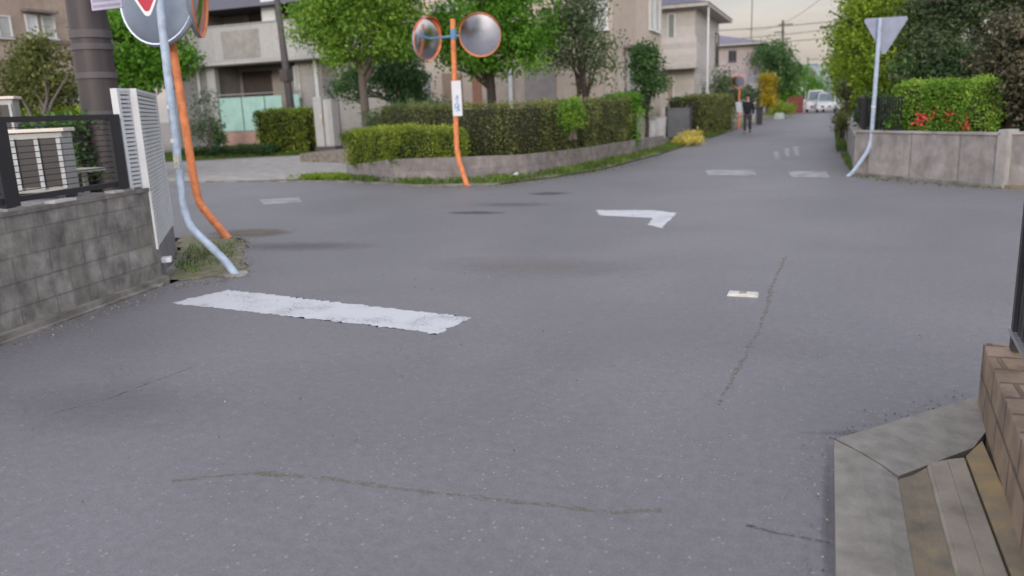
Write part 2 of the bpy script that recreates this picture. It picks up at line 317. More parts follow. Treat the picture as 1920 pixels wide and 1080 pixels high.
# ------------------------------------------------------------------ ground, road, markings
def noisy(name, stops, scale, rough=.95, extra=None, bump=.4, bs=90):
    m = mat(name, (1, 1, 1), rough, 0, scale, bump, bs); t = m.node_tree; r = t.nodes[m['r']].color_ramp
    while len(r.elements) < len(stops): r.elements.new(.5)
    for e, (p, c) in zip(r.elements, stops): e.position = p; e.color = (*c, 1)
    return m
def asphalt(name, base, paint=None):
    m = bpy.data.materials.new(name); m.use_nodes = True; t = m.node_tree; b = t.nodes['Principled BSDF']
    b.inputs['Roughness'].default_value = .52; b.inputs['Specular IOR Level'].default_value = .85
    g = N(t, 'ShaderNodeNewGeometry')
    big = N(t, 'ShaderNodeTexNoise', i_Scale=.45, i_Detail=6.0, i_Roughness=.6, i_Distortion=.6); L(t, g.outputs[0], big.inputs[0])
    r = N(t, 'ShaderNodeValToRGB'); L(t, big.outputs[0], r.inputs[0]); e = r.color_ramp.elements
    e[0].position = .33; e[0].color = (*[c*.88 for c in base], 1); e[1].position = .64; e[1].color = (base[0]*1.08, base[1]*1.08, base[2]*1.09, 1)
    fine = N(t, 'ShaderNodeTexNoise', i_Scale=95.0, i_Detail=4.0, i_Roughness=.75); L(t, g.outputs[0], fine.inputs[0])
    fr = N(t, 'ShaderNodeMapRange', i_From_Min=.3, i_From_Max=.7, i_To_Min=.7, i_To_Max=1.3); L(t, fine.outputs[0], fr.inputs[0])
    md = N(t, 'ShaderNodeTexNoise', i_Scale=17.0, i_Detail=6.0, i_Roughness=.8); L(t, g.outputs[0], md.inputs[0])
    m9 = N(t, 'ShaderNodeMapRange', i_From_Min=.3, i_From_Max=.7, i_To_Min=.8, i_To_Max=1.2); L(t, md.outputs[0], m9.inputs[0])
    pr9 = N(t, 'ShaderNodeMath', operation='MULTIPLY'); L(t, fr.outputs[0], pr9.inputs[0]); L(t, m9.outputs[0], pr9.inputs[1])
    s1 = N(t, 'ShaderNodeVectorMath', operation='SCALE'); L(t, r.outputs[0], s1.inputs[0]); L(t, pr9.outputs[0], s1.inputs['Scale'])
    vo = N(t, 'ShaderNodeTexVoronoi', i_Scale=48.0); L(t, g.outputs[0], vo.inputs['Vector'])
    sv = N(t, 'ShaderNodeSeparateColor'); L(t, vo.outputs['Color'], sv.inputs[0])
    c1 = N(t, 'ShaderNodeMath', operation='GREATER_THAN'); L(t, sv.outputs[0], c1.inputs[0]); c1.inputs[1].default_value = .93
    c2 = N(t, 'ShaderNodeMath', operation='LESS_THAN'); L(t, vo.outputs['Distance'], c2.inputs[0]); c2.inputs[1].default_value = .3
    c3 = N(t, 'ShaderNodeMath', operation='MULTIPLY'); L(t, c1.outputs[0], c3.inputs[0]); L(t, c2.outputs[0], c3.inputs[1])
    c4 = N(t, 'ShaderNodeMath', operation='MULTIPLY'); L(t, c3.outputs[0], c4.inputs[0]); c4.inputs[1].default_value = .5
    mx = N(t, 'ShaderNodeMixRGB'); L(t, c4.outputs[0], mx.inputs[0]); L(t, s1.outputs[0], mx.inputs[1]); mx.inputs[2].default_value = (.36, .35, .36, 1)
    last = mx.outputs[0]
    if paint:
        pn = N(t, 'ShaderNodeTexNoise', i_Scale=38.0, i_Detail=7.0, i_Roughness=.8); L(t, g.outputs[0], pn.inputs[0])
        pb = N(t, 'ShaderNodeTexNoise', i_Scale=3.0, i_Detail=3.0); L(t, g.outputs[0], pb.inputs[0])
        ad = N(t, 'ShaderNodeMath', operation='MULTIPLY_ADD'); L(t, pb.outputs[0], ad.inputs[0]); ad.inputs[1].default_value = .6; L(t, pn.outputs[0], ad.inputs[2])
        pr = N(t, 'ShaderNodeMapRange', i_From_Min=paint[1]-.13, i_From_Max=paint[1]+.09); L(t, ad.outputs[0], pr.inputs[0])
        pm = N(t, 'ShaderNodeMixRGB'); L(t, pr.outputs[0], pm.inputs[0]); pm.inputs[1].default_value = (*paint[0], 1); L(t, last, pm.inputs[2]); last = pm.outputs[0]
    L(t, last, b.inputs['Base Color'])
    bp = N(t, 'ShaderNodeBump', i_Strength=.5, i_Distance=.006); L(t, fine.outputs[0], bp.inputs['Height']); L(t, bp.outputs[0], b.inputs['Normal'])
    return m
ASP = (.138, .136, .145)
M['asphalt'] = asphalt('weathered asphalt', ASP)
M['asphalt_new'] = asphalt('asphalt patch', tuple(c*1.1 for c in ASP))
M['asphalt_dark'] = asphalt('dark damp asphalt stain', tuple(c*.72 for c in ASP))
M['paint'] = asphalt('road paint', ASP, ((.5, .52, .54), .95))
M['paint_old'] = asphalt('old worn road paint', ASP, ((.34, .34, .35), .84))
M['soil'] = noisy('dry soil and gravel', [(.3, (.1, .085, .06)), (.5, (.2, .18, .15)), (.7, (.3, .28, .26))], 9)
M['lawn'] = noisy('mossy soil', [(.3, (.06, .06, .03)), (.5, (.1, .13, .04)), (.7, (.16, .2, .06))], 5)
M['concrete'] = noisy('pale concrete', [(.3, (.2, .19, .175)), (.5, (.3, .29, .275)), (.7, (.38, .37, .36))], 2.5)
M['verge'] = noisy('verge dirt', [(.3, (.1, .1, .06)), (.5, (.17, .17, .1)), (.7, (.25, .22, .17))], 6)
mb = MB(); mb.add([(-1500, -600, -.06), (1500, -600, -.06), (1500, 2500, -.06), (-1500, 2500, -.06)], [(0, 1, 2, 3)])
mb.build('ground', M['soil'], kind='structure')
road = [(-5.0, -30), (.09, -30), (.09, 3.78), (.8, 4.55), (2.5, 4.85), (60, 4.85), (60, 14.3), (3.05, 14.65), (2.5, 14.95), (.5, 17.3), (.48, 130), (-4.2, 130),
        (-4.4, 47), (-4.75, 24.6), (-5.16, 19.3), (-5.75, 17.3), (-6.5, 15.75), (-8.3, 15.45), (-11.2, 16.6), (-15.3, 16.7), (-60, 17.0), (-60, 8.6), (-7.9, 8.6), (-7.0, 7.9), (-6.15, 6.15), (-5.78, 4.04)]
def sheet(name, poly, z, m, **k):
    bm = bmesh.new(); vs = [bm.verts.new((*p, 0)) for p in poly]; f = bm.faces.new(vs)
    if f.calc_area() and f.normal.z < 0: f.normal_flip()
    bmesh.ops.triangulate(bm, faces=[f]); bmesh.ops.recalc_face_normals(bm, faces=bm.faces)
    c = Vector((sum(p[0] for p in poly)/len(poly), sum(p[1] for p in poly)/len(poly), z)); me = bpy.data.meshes.new(name)
    for v in bm.verts: v.co -= Vector((c.x, c.y, 0))
    bm.normal_update()
    for q in bm.faces:
        if q.normal.z < 0: q.normal_flip()
    bm.to_mesh(me); bm.free()
    me.materials.append(m); o = link(name, me, None, c); return tag(o, **k)
sheet('road', road, 0, M['asphalt'], kind='structure')
def V(*a): return Vector(a)
def raised(name, poly, z, m):
    mb = MB(); mb.prism(poly, -.3, z, 0); o = mb.build(name, m, kind='structure'); bm = bmesh.new(); bm.from_mesh(o.data); bmesh.ops.triangulate(bm, faces=[f for f in bm.faces if len(f.verts) > 4]); bmesh.ops.recalc_face_normals(bm, faces=bm.faces); bm.to_mesh(o.data); bm.free(); return o
def ragged(poly, seed, amp=.015, step=.03):
    rg = random.Random(seed); outp = []
    for i in range(len(poly)):
        a = Vector(poly[i][:2]); b = Vector(poly[(i+1) % len(poly)][:2]); n = max(1, int((b-a).length/step)); t = (b-a).normalized(); nn = Vector((-t.y, t.x))
        for k in range(n): outp.append(tuple(a.lerp(b, k/n)+nn*rg.gauss(0, amp)*(1 if k else .3)))
    return outp
def g2(*pts): return [tuple(G(*p))[:2] for p in pts]
sheet('stop_line', ragged([(-5.47, 5.36), (-2.95, 5.08), (-2.6, 5.0), (-2.55, 5.5), (-5.3, 5.93)], 1, .013, .03), .0022, M['paint'], kind='structure')
sheet('road_marking', ragged(g2((1117, 394), (1225, 394), (1270, 400), (1240, 428), (1216, 421), (1224, 409), (1125, 404)), 2, .012), .0022, M['paint'], kind='structure')
sheet('road_marking', ragged(g2((1322, 319), (1414, 319), (1419, 329), (1328, 329)), 3, .012), .0022, M['paint_old'], kind='structure')
sheet('road_marking', ragged(g2((1478, 321), (1550, 321), (1556, 333), (1484, 332)), 4, .012), .0022, M['paint_old'], kind='structure')
def stain(px_, py_, a, b, rot, col, op, nm='road_stain', z=.0035, sc=3.0):
    m = bpy.data.materials.new('stain'); m.use_nodes = True; t = m.node_tree; bs = t.nodes['Principled BSDF']; bs.inputs['Base Color'].default_value = (*col, 1); bs.inputs['Roughness'].default_value = .9
    tcn = N(t, 'ShaderNodeTexCoord'); mp = N(t, 'ShaderNodeMapping'); mp.inputs['Scale'].default_value = (1/a, 1/b, 0); L(t, tcn.outputs['Object'], mp.inputs[0])
    ln = N(t, 'ShaderNodeVectorMath', operation='LENGTH'); L(t, mp.outputs[0], ln.inputs[0])
    nn = N(t, 'ShaderNodeTexNoise', i_Scale=sc, i_Detail=8.0, i_Roughness=.7); L(t, tcn.outputs['Object'], nn.inputs[0])
    ad = N(t, 'ShaderNodeMath', operation='MULTIPLY_ADD'); L(t, nn.outputs[0], ad.inputs[0]); ad.inputs[1].default_value = 1.1; L(t, ln.outputs['Value'], ad.inputs[2])
    mr = N(t, 'ShaderNodeMapRange', i_From_Min=1.5, i_From_Max=.75, i_To_Min=0, i_To_Max=op); L(t, ad.outputs[0], mr.inputs[0]); L(t, mr.outputs[0], bs.inputs['Alpha'])
    c = G(px_, py_); me = bpy.data.meshes.new(nm); me.from_pydata([(-a, -b, 0), (a, -b, 0), (a, b, 0), (-a, b, 0)], [], [(0, 1, 2, 3)]); me.materials.append(m)
    o = link(nm, me, None, (c.x, c.y, z)); o.rotation_euler.z = R(rot); o['kind'] = 'structure'
DK = (.075, .07, .07)
for k, a in enumerate([(560, 462, 1.3, .4, 8, (.1, .085, .07), .3, 5), (470, 437, .8, .45, 0, (.17, .14, .1), .8, 5), (1030, 363, .5, .3, 0, DK, .7, 5), (890, 399, .6, .22, 0, DK, .75, 5), (960, 384, .9, .3, 0, DK, .3, 5),
     (1700, 812, .6, .05, 17, DK, .3, 14), (1552, 960, .03, .8, 0, DK, .35, 14), (1200, 620, 1.4, 1.0, 0, (.26, .25, .25), .25, 3), (700, 740, 1.3, .8, 0, (.26, .25, .26), .2, 3),
     (1420, 250, 1.5, 6, 0, (.28, .27, .27), .3, 2), (1000, 500, 1.5, .6, 0, (.2, .175, .15), .25, 3), (200, 760, .9, .5, 0, DK, .16, 3)]):
    a, sc_ = a[:7], a[7]
    stain(*a, z=.003+.0006*k, sc=sc_)
sheet('road_marking', ragged(g2((486, 374), (560, 370), (566, 379), (494, 384)), 5, .012), .0022, M['paint_old'], kind='structure')
for i, (x, y) in enumerate([(1456, 292), (1475, 286), (1492, 283)]):
    sheet('road_marking', ragged(g2((x-5, y-8), (x+4, y-8), (x+6, y+8), (x-2, y+8)), 6+i, .03, .1), .0022, M['paint_old'], kind='structure')
for i, (x, y, a, b) in enumerate([]):
    c = G(x, y); rg = random.Random(i); poly = []
    for k in range(40):
        t = k*math.pi/20; q = 1+rg.uniform(-.14, .14); poly.append((c.x+math.cos(t)*a*q, c.y+math.sin(t)*b*q))
    if i in (3, 4, 5):
        continue
    sheet('asphalt_patch', poly, .0022, M['asphalt_dark'], kind='structure')
def ribbon(name, pts, wd, seed, m, z=.0022):
    rg = random.Random(seed); P = [Vector(G(*p)[:2]) for p in pts]; fine = []
    for i in range(len(P)-1):
        n = max(2, int((P[i+1]-P[i]).length/.05))
        fine += [P[i].lerp(P[i+1], k/n) for k in range(n)]
    fine.append(P[-1]); mb = MB(); off = 0; res = []
    for i, p in enumerate(fine):
        t = (fine[min(i+1, len(fine)-1)]-fine[max(i-1, 0)]).normalized(); n = Vector((-t.y, t.x)); off = off*.9+rg.gauss(0, .0035)
        res.append((p+n*off, n, wd*max(.12, rg.gauss(.55, .25))))
    v = []; f = []
    for p, n, q in res: v += [(*(p+n*q/2), z), (*(p-n*q/2), z)]
    for i in range(len(fine)-1): f.append((2*i, 2*i+1, 2*i+3, 2*i+2))
    mb.add(v, f); mb.build(name, m, kind='structure')
def crackmat(nm, col, op):
    m = bpy.data.materials.new(nm); m.use_nodes = True; t = m.node_tree; b = t.nodes['Principled BSDF']; b.inputs['Base Color'].default_value = (*col, 1); b.inputs['Roughness'].default_value = .95
    g = N(t, 'ShaderNodeNewGeometry'); a = N(t, 'ShaderNodeTexNoise', i_Scale=26.0, i_Detail=6.0, i_Roughness=.75); L(t, g.outputs[0], a.inputs[0])
    c = N(t, 'ShaderNodeMapRange', i_From_Min=.42, i_From_Max=.62, i_To_Min=0, i_To_Max=op); L(t, a.outputs[0], c.inputs[0]); L(t, c.outputs[0], b.inputs['Alpha']); return m
M['crackmoss'] = crackmat('mossy crack', (.16, .155, .085), .6)
M['crack'] = crackmat('dark asphalt crack', (.05, .05, .05), .7)
ribbon('road_crack', [(320, 905), (400, 893), (490, 886), (560, 893), (650, 903), (780, 922), (920, 938), (1050, 952), (1150, 960), (1240, 958)], .055, 1, M['crackmoss'])
ribbon('road_crack', [(1350, 760), (1370, 715), (1400, 650), (1430, 590), (1445, 550), (1475, 480)], .05, 2, M['crackmoss'])
ribbon('road_crack', [(1400, 985), (1460, 1000), (1555, 1020)], .025, 3, M['crack'])
ribbon('road_crack', [(100, 775), (200, 750), (290, 715), (370, 685)], .02, 4, M['crack'])
# gutter along the left wall, worn pale edge
M['oldconc'] = noisy('stained gutter concrete', [(.3, (.09, .085, .07)), (.5, (.17, .165, .15)), (.68, (.26, .25, .23))], 3.5)
mb = MB(); lp = [(-5.15, 1.0), (-5.72, 3.0), (-5.9, 4.04), (-6.13, 5.1), (-6.35, 6.0), (-7.25, 7.5)]
lq = [(-4.98, 1.0), (-5.55, 3.0), (-5.77, 4.04), (-5.99, 5.1), (-6.14, 5.95), (-7.05, 7.3)]
for i in range(5):
    mb.hexa([(*lp[i], -.05), (*lq[i], -.05), (*lq[i+1], -.05), (*lp[i+1], -.05), (*lp[i], .03), (*lq[i], .012), (*lq[i+1], .012), (*lp[i+1], .03)])
mb.build('gutter', M['oldconc'], kind='structure')

# ------------------------------------------------------------------ left block wall, fence, louvre screen
M['block'] = brickmat('stained concrete block', (.29, .285, .265), .4, .2, .010, .7, .3, .5, (.06, .06, .062), .75, moss=(.15, .145, .11))
c0, c1 = Vector((-5.05, 0)), Vector((-6.31, 6.12))
t0 = (c1-c0).normalized(); n0 = Vector((t0.y, -t0.x)); LW = (c0, t0, n0); LL = (c1-c0).length
c2 = Vector((-7.55, 7.62)); t1 = (c2-c1).normalized(); n1 = Vector((t1.y, -t1.x)); CW = (c1, t1, n1); CL = (c2-c1).length
wall = thing('block_wall', 'low stained grey concrete block wall at the left under the black fence', 'wall', (*c1, 0))
mb = MB(); mb.ob(LW, -3, LL, -.12, 0, -.05, .93); mb.build('wall', M['block'], wall)
mb = MB(); mb.ob(LW, -3, LL+.01, -.13, .012, .93, .965); mb.build('coping', noisy('dirty coping', [(.3, (.08, .075, .07)), (.55, (.16, .15, .14)), (.7, (.24, .23, .21))], 6), wall)
mb = MB(); mb.ob(LW, -3, LL+.02, 0, .07, -.05, .06); mb.build('footing', M['oldconc'], wall)
M['render'] = mat('grey cement render', (.19, .185, .195), .9, .12, 3, .3)
mb = MB(); mb.ob(CW, .004, CL, -.12, 0, -.05, .33); mb.build('corner_base', M['render'], wall)
mb = MB(); mb.ob(CW, .12, .26, 0, .1, .17, .22); mb.build('drain_cap', M['white_paint'], wall, bevel=.008)
# white louvre screen round the chamfered corner
scr = thing('louvre_screen', 'tall white horizontal louvre screen wrapping the left wall corner', 'screen', (*c1, .33))
mb = MB()
for i in range(38):
    z = .345+i*.0415
    o, t, n = CW
    for u0, u1 in ((.02, CL-.02),):
        q = [(u0, -.05), (u1, -.05), (u1, -.005), (u0, -.005)]; P = [(o[0]+t[0]*u+n[0]*d, o[1]+t[1]*u+n[1]*d) for u, d in q]
        mb.hexa([(*P[3], z-.004), (*P[2], z-.004), (*P[1], z+.014), (*P[0], z+.014), (*P[3], z+.024), (*P[2], z+.024), (*P[1], z+.044), (*P[0], z+.044)])
mb.ob(CW, .02, CL-.02, -.062, -.055, .34, 1.9)
mb.build('slat_panel', mat('pale grey louvre', (.56, .6, .61), .5, .06), scr)
mb = MB()
for i in range(23):
    z = .985+i*.0405; o, t, n = LW
    q = [(LL-.2, -.08), (LL-.02, -.08), (LL-.02, -.035), (LL-.2, -.035)]; P = [(o[0]+t[0]*u+n[0]*d, o[1]+t[1]*u+n[1]*d) for u, d in q]
    mb.hexa([(*P[0], z+.012), (*P[1], z+.012), (*P[2], z-.002), (*P[3], z-.002), (*P[0], z+.038), (*P[1], z+.038), (*P[2], z+.022), (*P[3], z+.022)])
mb.ob(LW, LL-.2, LL-.02, -.095, -.088, .97, 1.9)
mb.build('slat_panel', mat('pale grey louvre front', (.5, .53, .55), .5, .06), scr)
M['frame_white'] = mat('white frame', (.55, .58, .6), .5, .05)
mb = MB()
mb.ob(CW, -.02, .02, -.07, .01, .34, 1.93); mb.build('post', M['frame_white'], scr)
mb = MB(); mb.ob(CW, CL-.02, CL+.02, -.07, .01, .34, 1.93); mb.build('post', M['frame_white'], scr)
mb = MB(); mb.ob(LW, LL-.24, LL-.2, -.1, -.03, .966, 1.93); mb.build('post', M['frame_white'], scr)
mb = MB(); mb.ob(CW, .02, CL-.02, -.065, .005, 1.9, 1.93); mb.ob(LW, LL-.2, LL-.02, -.1, -.03, 1.9, 1.93); mb.build('top_rail', M['frame_white'], scr)
# black fence
fe = thing('metal_fence', 'black metal fence with thin bars standing on the left block wall', 'fence', (*(c0+t0*4), .965))
def u_of(px_): # along-wall distance for a photo column at fence height
    best = 0
    for k in range(1000):
        u = k*.0066; p = c0+t0*u-n0*.06; d = Vector((p.x, p.y, 1.3-CH)); x = 960+F_PX*d.dot(cR)/d.dot(cF)
        if x < px_: best = u
    return best
for x in (8, 220, -260):
    u = u_of(x); mb = MB(); mb.ob(LW, u-.075, u+.075, -.1, -.03, .99, 1.66); mb.build('post', M['metal_black'], fe)
    mb = MB(); mb.ob(LW, u-.09, u+.09, -.115, -.012, .965, .985); mb.build('base_plate', M['alu'], fe)
ue = u_of(232)
mb = MB(); mb.ob(LW, 0, ue, -.09, -.04, 1.645, 1.69); mb.build('top_rail', M['metal_black'], fe)
mb = MB(); mb.ob(LW, 0, ue, -.085, -.045, 1.02, 1.065); mb.build('bottom_rail', M['metal_black'], fe)
mb = MB()
for k in range(11): z = 1.1+k*.05; mb.ob(LW, .0, ue, -.068, -.062, z, z+.007)
mb.build('bar', M['metal_black'], fe)
mmor = mat('white mortar', (.5, .5, .5), .8, .15)
for x, hw in ((100, .13), (203, .07)):
    mb = MB(); u = u_of(x); mb.ob(LW, u-hw, u+hw, -.1, .0, .9655, .988); mb.build('mortar_patch', mmor, fe)
# air conditioner units in the yard
def ac(name, label, loc, rot, sc=1.0):
    t = thing(name, label, 'air conditioner', loc, 'air conditioner outdoor units behind the fence'); o = (loc[0], loc[1]); a = (math.cos(rot), math.sin(rot)); n = (a[1], -a[0]); fr = (o, a, n); z = loc[2]
    w2, h, d = .27*sc, .62*sc, .28*sc
    mb = MB(); mb.ob(fr, -w2, w2, -d, 0, z+.06, z+h); mb.build('casing', mat('ac casing', (.36, .37, .36), .5, .05), t, bevel=.012)
    mb = MB(); mb.ob(fr, -w2-.03, w2+.03, -d-.02, .03, z+h+.002, z+h+.035); mb.build('top_cover', mat('cream cover', (.66, .62, .54), .6, .05), t, bevel=.006)
    mb = MB(); mb.ob(fr, -.14*sc, .24*sc, .002, .02, z+.12, z+h-.06); mb.build('fan_opening', M['metal_black'], t)
    mb = MB()
    for u in (-.15, .05, .24): mb.ob(fr, (u-.018)*sc, (u+.018)*sc, .031, .042, z+.1, z+h-.04)
    mb.build('grille', mat('dull white grille', (.42, .45, .46), .6, .12, 9), t)
    for s in (-1, 1):
        mb = MB(); mb.ob(fr, s*.2*sc-.03, s*.2*sc+.03, -d-.03, .05, z, z+.058); mb.build('foot', M['metal_black'], t)
    return t
M['yard'] = noisy('yard gravel', [(.3, (.13, .12, .11)), (.5, (.22, .21, .2)), (.7, (.32, .31, .3))], 12)
raised('yard_ground', [(-5.2, -6), (-5.2, 0), (-6.4, 5.9), (-7.65, 7.5), (-22, 8.4), (-22, -6)], .28, M['yard'])
p = PY(72, 300, 5.4); ac('air_conditioner', 'outdoor air conditioner unit with cream top behind the black fence', (p.x-.05, 5.4, .93), R(33))
mb = MB(); mb.box(p.x-.6, p.x+.5, 5.2, 6.0, .28, .93)
mb.build('equipment_plinth', M['render'], label='grey rendered plinth under the cream topped air conditioner', cat='plinth')
p = PY(8, 205, 6.6); ac('air_conditioner', 'pale air conditioner unit partly cut off at left edge above fence rail', (p.x-.15, 6.6, 1.48), R(33), .72)
mb = MB(); mb.box(p.x-.5, p.x+.3, 6.5, 7.0, .28, 1.48)
mb.build('equipment_plinth', M['render'], label='tall grey plinth carrying the higher air conditioner at left', cat='plinth')
mb = MB()
q1, q2 = PY(-60, 226, 7.0), PY(232, 226, 7.0); z = PY(100, 229, 7.0).z
hedge('hedge', 'dark low hedge inside the yard behind the cream topped air conditioner', [(q1.x, 7.0), (q2.x-.75, 7.0)], .45, .28, z, M['leaf_dark'], 6000, .06, 99)
# planter tray behind the fence
p = PY(153, 316, 6.0); mb = MB(); mb.box(p.x-.16, p.x+.16, 5.9, 6.15, p.z-.03, p.z); mb.box(p.x-.02, p.x+.02, 6.0, 6.04, .28, p.z-.03)
mb.build('plant_stand', mat('pale tray', (.45, .42, .38), .7), label='small pale tray on a stand behind the black fence', cat='stand')
# brown utility pole
bp_ = Vector((-8.22, 7.4, .28)); up = thing('utility_pole', 'thick dark brown utility pole with pale bands behind the left fence', 'utility pole', bp_)
mb = MB(); mb.tube([bp_, (-8.2, 7.4, 3), (-8.16, 7.4, 9)], [.225, .215, .18], 28)
M['brownpole'] = mat('dark brown steel', (.05, .042, .044), .55, .12, 2, streak=8)
mb.build('shaft', M['brownpole'], up)
for y in (64, 88, 142, 214):
    q = PY(185, y, 7.4); mb = MB(); z = q.z; h = .035 if y != 64 else .045
    mb.tube([(-8.2, 7.4, z-h), (-8.2, 7.4, z+h)], .232, 28); mb.build('band', mat('greyed band', (.085, .08, .088), .6), up)
q = PY(207, 6, 7.3); mb = MB(); mb.tube([(-8.2, 7.4, q.z+.06), (q.x, 7.28, q.z+.06)], .02, 8); mb.build('bracket', M['metal_black'], up)
ad = thing('advert_plate', 'pale lilac plate hung beside the brown pole at the top edge', 'sign', (q.x, 7.25, q.z-.06))
mb = MB(); mb.box(q.x-.23, q.x+.23, 7.24, 7.27, q.z-.07, q.z+.6); mb.build('board', mat('pale lilac plate', (.42, .4, .52), .6), ad)
mb = MB()
for k in range(5): mb.box(q.x-.2, q.x+.2-.05*(k % 3), 7.236, 7.2395, q.z-.04+k*.06, q.z-.015+k*.06)
mb.build('faded_lines', mat('faded grey lines', (.27, .26, .34), .6), ad)

# ------------------------------------------------------------------ poles, mirrors, signs at the left corner
M['bluepole'] = mat('pale blue painted steel', (.36, .45, .57), .5, .16, 9, .15, 30, col2=(.25, .31, .38))
M['orange'] = mat('orange painted steel', (.68, .23, .08), .5, .16, 9, .15, 30, col2=(.45, .14, .05))
M['mback'] = mat('mirror back', (.25, .31, .39), .45, .1, 3)
M['whiteband'] = mat('white band', (.6, .65, .68), .6, .1)
def smooth(pts, n=6):
    pts = [Vector(p) for p in pts]; o = [pts[0]]
    for i in range(1, len(pts)-1):
        a, b, c = pts[i-1], pts[i], pts[i+1]; s = b+(a-b).normalized()*min(.12, (a-b).length*.4); e = b+(c-b).normalized()*min(.12, (c-b).length*.4)
        for k in range(n+1):
            t = k/n; o.append(s*(1-t)**2+b*2*t*(1-t)+e*t*t)
    o.append(pts[-1]); return o
def curve_mirror(name, label, center, facing, rad, mount, group=None, hood=True, arm_m=None):
    """mirror disc with red orange rim, hood, back dish and an arm to the pole"""
    c = Vector(center); f = Vector(facing).normalized(); t = thing(name, label, 'traffic mirror', c, group)
    r = f.cross(Vector((0, 0, 1))).normalized(); u = r.cross(f).normalized(); S = 40
    def ring(rr, d): return [c+f*d+(r*math.cos(2*math.pi*k/S)+u*math.sin(2*math.pi*k/S))*rr for k in range(S)]
    def lathe(prof, m, nm, capend=False):
        mb = MB(); vs = []; fs = []
        for rr, d in prof: vs += ring(max(rr, .001), d)
        for i in range(len(prof)-1):
            for k in range(S): k2 = (k+1) % S; fs.append((i*S+k, i*S+k2, (i+1)*S+k2, (i+1)*S+k))
        mb.add(vs, fs, 0, True); return mb.build(nm, m, t)
    RR = 2.4
    lathe([(rad*k/8*.97, .035-(RR-math.sqrt(RR*RR-(rad*k/8)**2))) for k in range(8, -1, -1)], M['mirror'], 'mirror_face')
    lathe([(rad*.95, .0), (rad*.975, .03), (rad*.99, .033), (rad*1.0, .02), (rad*1.0, -.01), (rad*.99, -.03)], M['orange'], 'rim')
    lathe([(rad*1.003, .012), (rad*1.006, -.012), (rad*.99, -.032), (rad*.85, -.07), (rad*.5, -.11), (.0, -.12)], M['mback'], 'back_shell')
    if hood:
        mb = MB(); vs = []; fs = []
        for k in range(17):
            a = math.pi*(.12+.76*k/16); q = r*math.cos(a)+u*math.sin(a); d = .09*math.sin(math.pi*k/16)+.02
            for rr, dd in ((1.03, -.01), (1.05, d)): vs.append(c+q*rad*rr+f*dd)
        for k in range(16): fs.append((2*k, 2*k+1, 2*k+3, 2*k+2))
        mb.add(vs, fs, 0, True); o = mb.build('hood', M['orange_red'], t); sm = o.modifiers.new('s', 'SOLIDIFY'); sm.thickness = .006
    mt = Vector(mount); b = c-f*.11; mb = MB(); mb.tube([b, b-f*.06, mt], .026, 8); mb.build('arm', arm_m or M['mback'], t)
    return t
M['mirror'] = mat('mirror', (.74, .77, .84), .16, .04, 14, metal=1)
M['orange_red'] = mat('red orange hood', (.62, .1, .04), .5, .1)
t = thing('mirror_pole', 'orange pole with kinked foot beside the left corner screen', 'pole', (-7.65, 8.69, 0), 'orange mirror poles')
mb = MB(); mb.tube(smooth([(-7.62, 8.66, -.02), (-8.1, 8.7, .47), (-8.14, 8.7, .8), (-8.24, 8.7, 3.35)]), .055, 14); mb.build('shaft', M['orange'], t)
mb = MB(); mb.tube([PY(318, 34, 8.7), PY(317, -4, 8.7)], .075, 14); mb.build('clamp', M['mback'], t)
curve_mirror('traffic_mirror', 'large round traffic mirror seen from behind, grey back, on the left orange pole', PY(297, -6, 8.5), (-.02, 1, -.12), .63, PY(317, 5, 8.7), 'round traffic mirrors')
curve_mirror('traffic_mirror', 'round traffic mirror turned nearly edge on right of the left orange pole', PY(371, -18, 8.85), (.84, .53, -.08), .6, PY(320, 0, 8.7), 'round traffic mirrors', hood=False)
t = thing('sign_pole', 'pale blue pole with bent foot nearest the left wall corner', 'pole', (-5.78, 6.59, 0), 'pale blue sign poles')
mb = MB(); mb.tube(smooth([(-5.72, 6.55, -.02), (-5.87, 6.58, .14), (-6.32, 6.6, .5), (-6.37, 6.6, .75), (-6.31, 6.6, 3.2)]), .042, 14); mb.build('shaft', M['bluepole'], t)
mb = MB(); mb.box(-6.372, -6.3, 6.552, 6.556, 1.12, 1.26); mb.build('sticker', mat('faded sticker', (.5, .5, .42), .7, .2, 30), t)
for y in (201, 264):
    q = PY(318+(y-200)*.13+1, y, 6.6); mb = MB(); mb.tube([(q.x, 6.6, q.z-.02), (q.x, 6.6, q.z+.02)], .0465, 14); mb.build('band', M['whiteband'], t)
mb = MB(); mb.tube([(-5.74, 6.56, -.02), (-5.74, 6.56, .02)], [.14, .125], 16); mb.build('concrete_collar', M['concrete'], t)
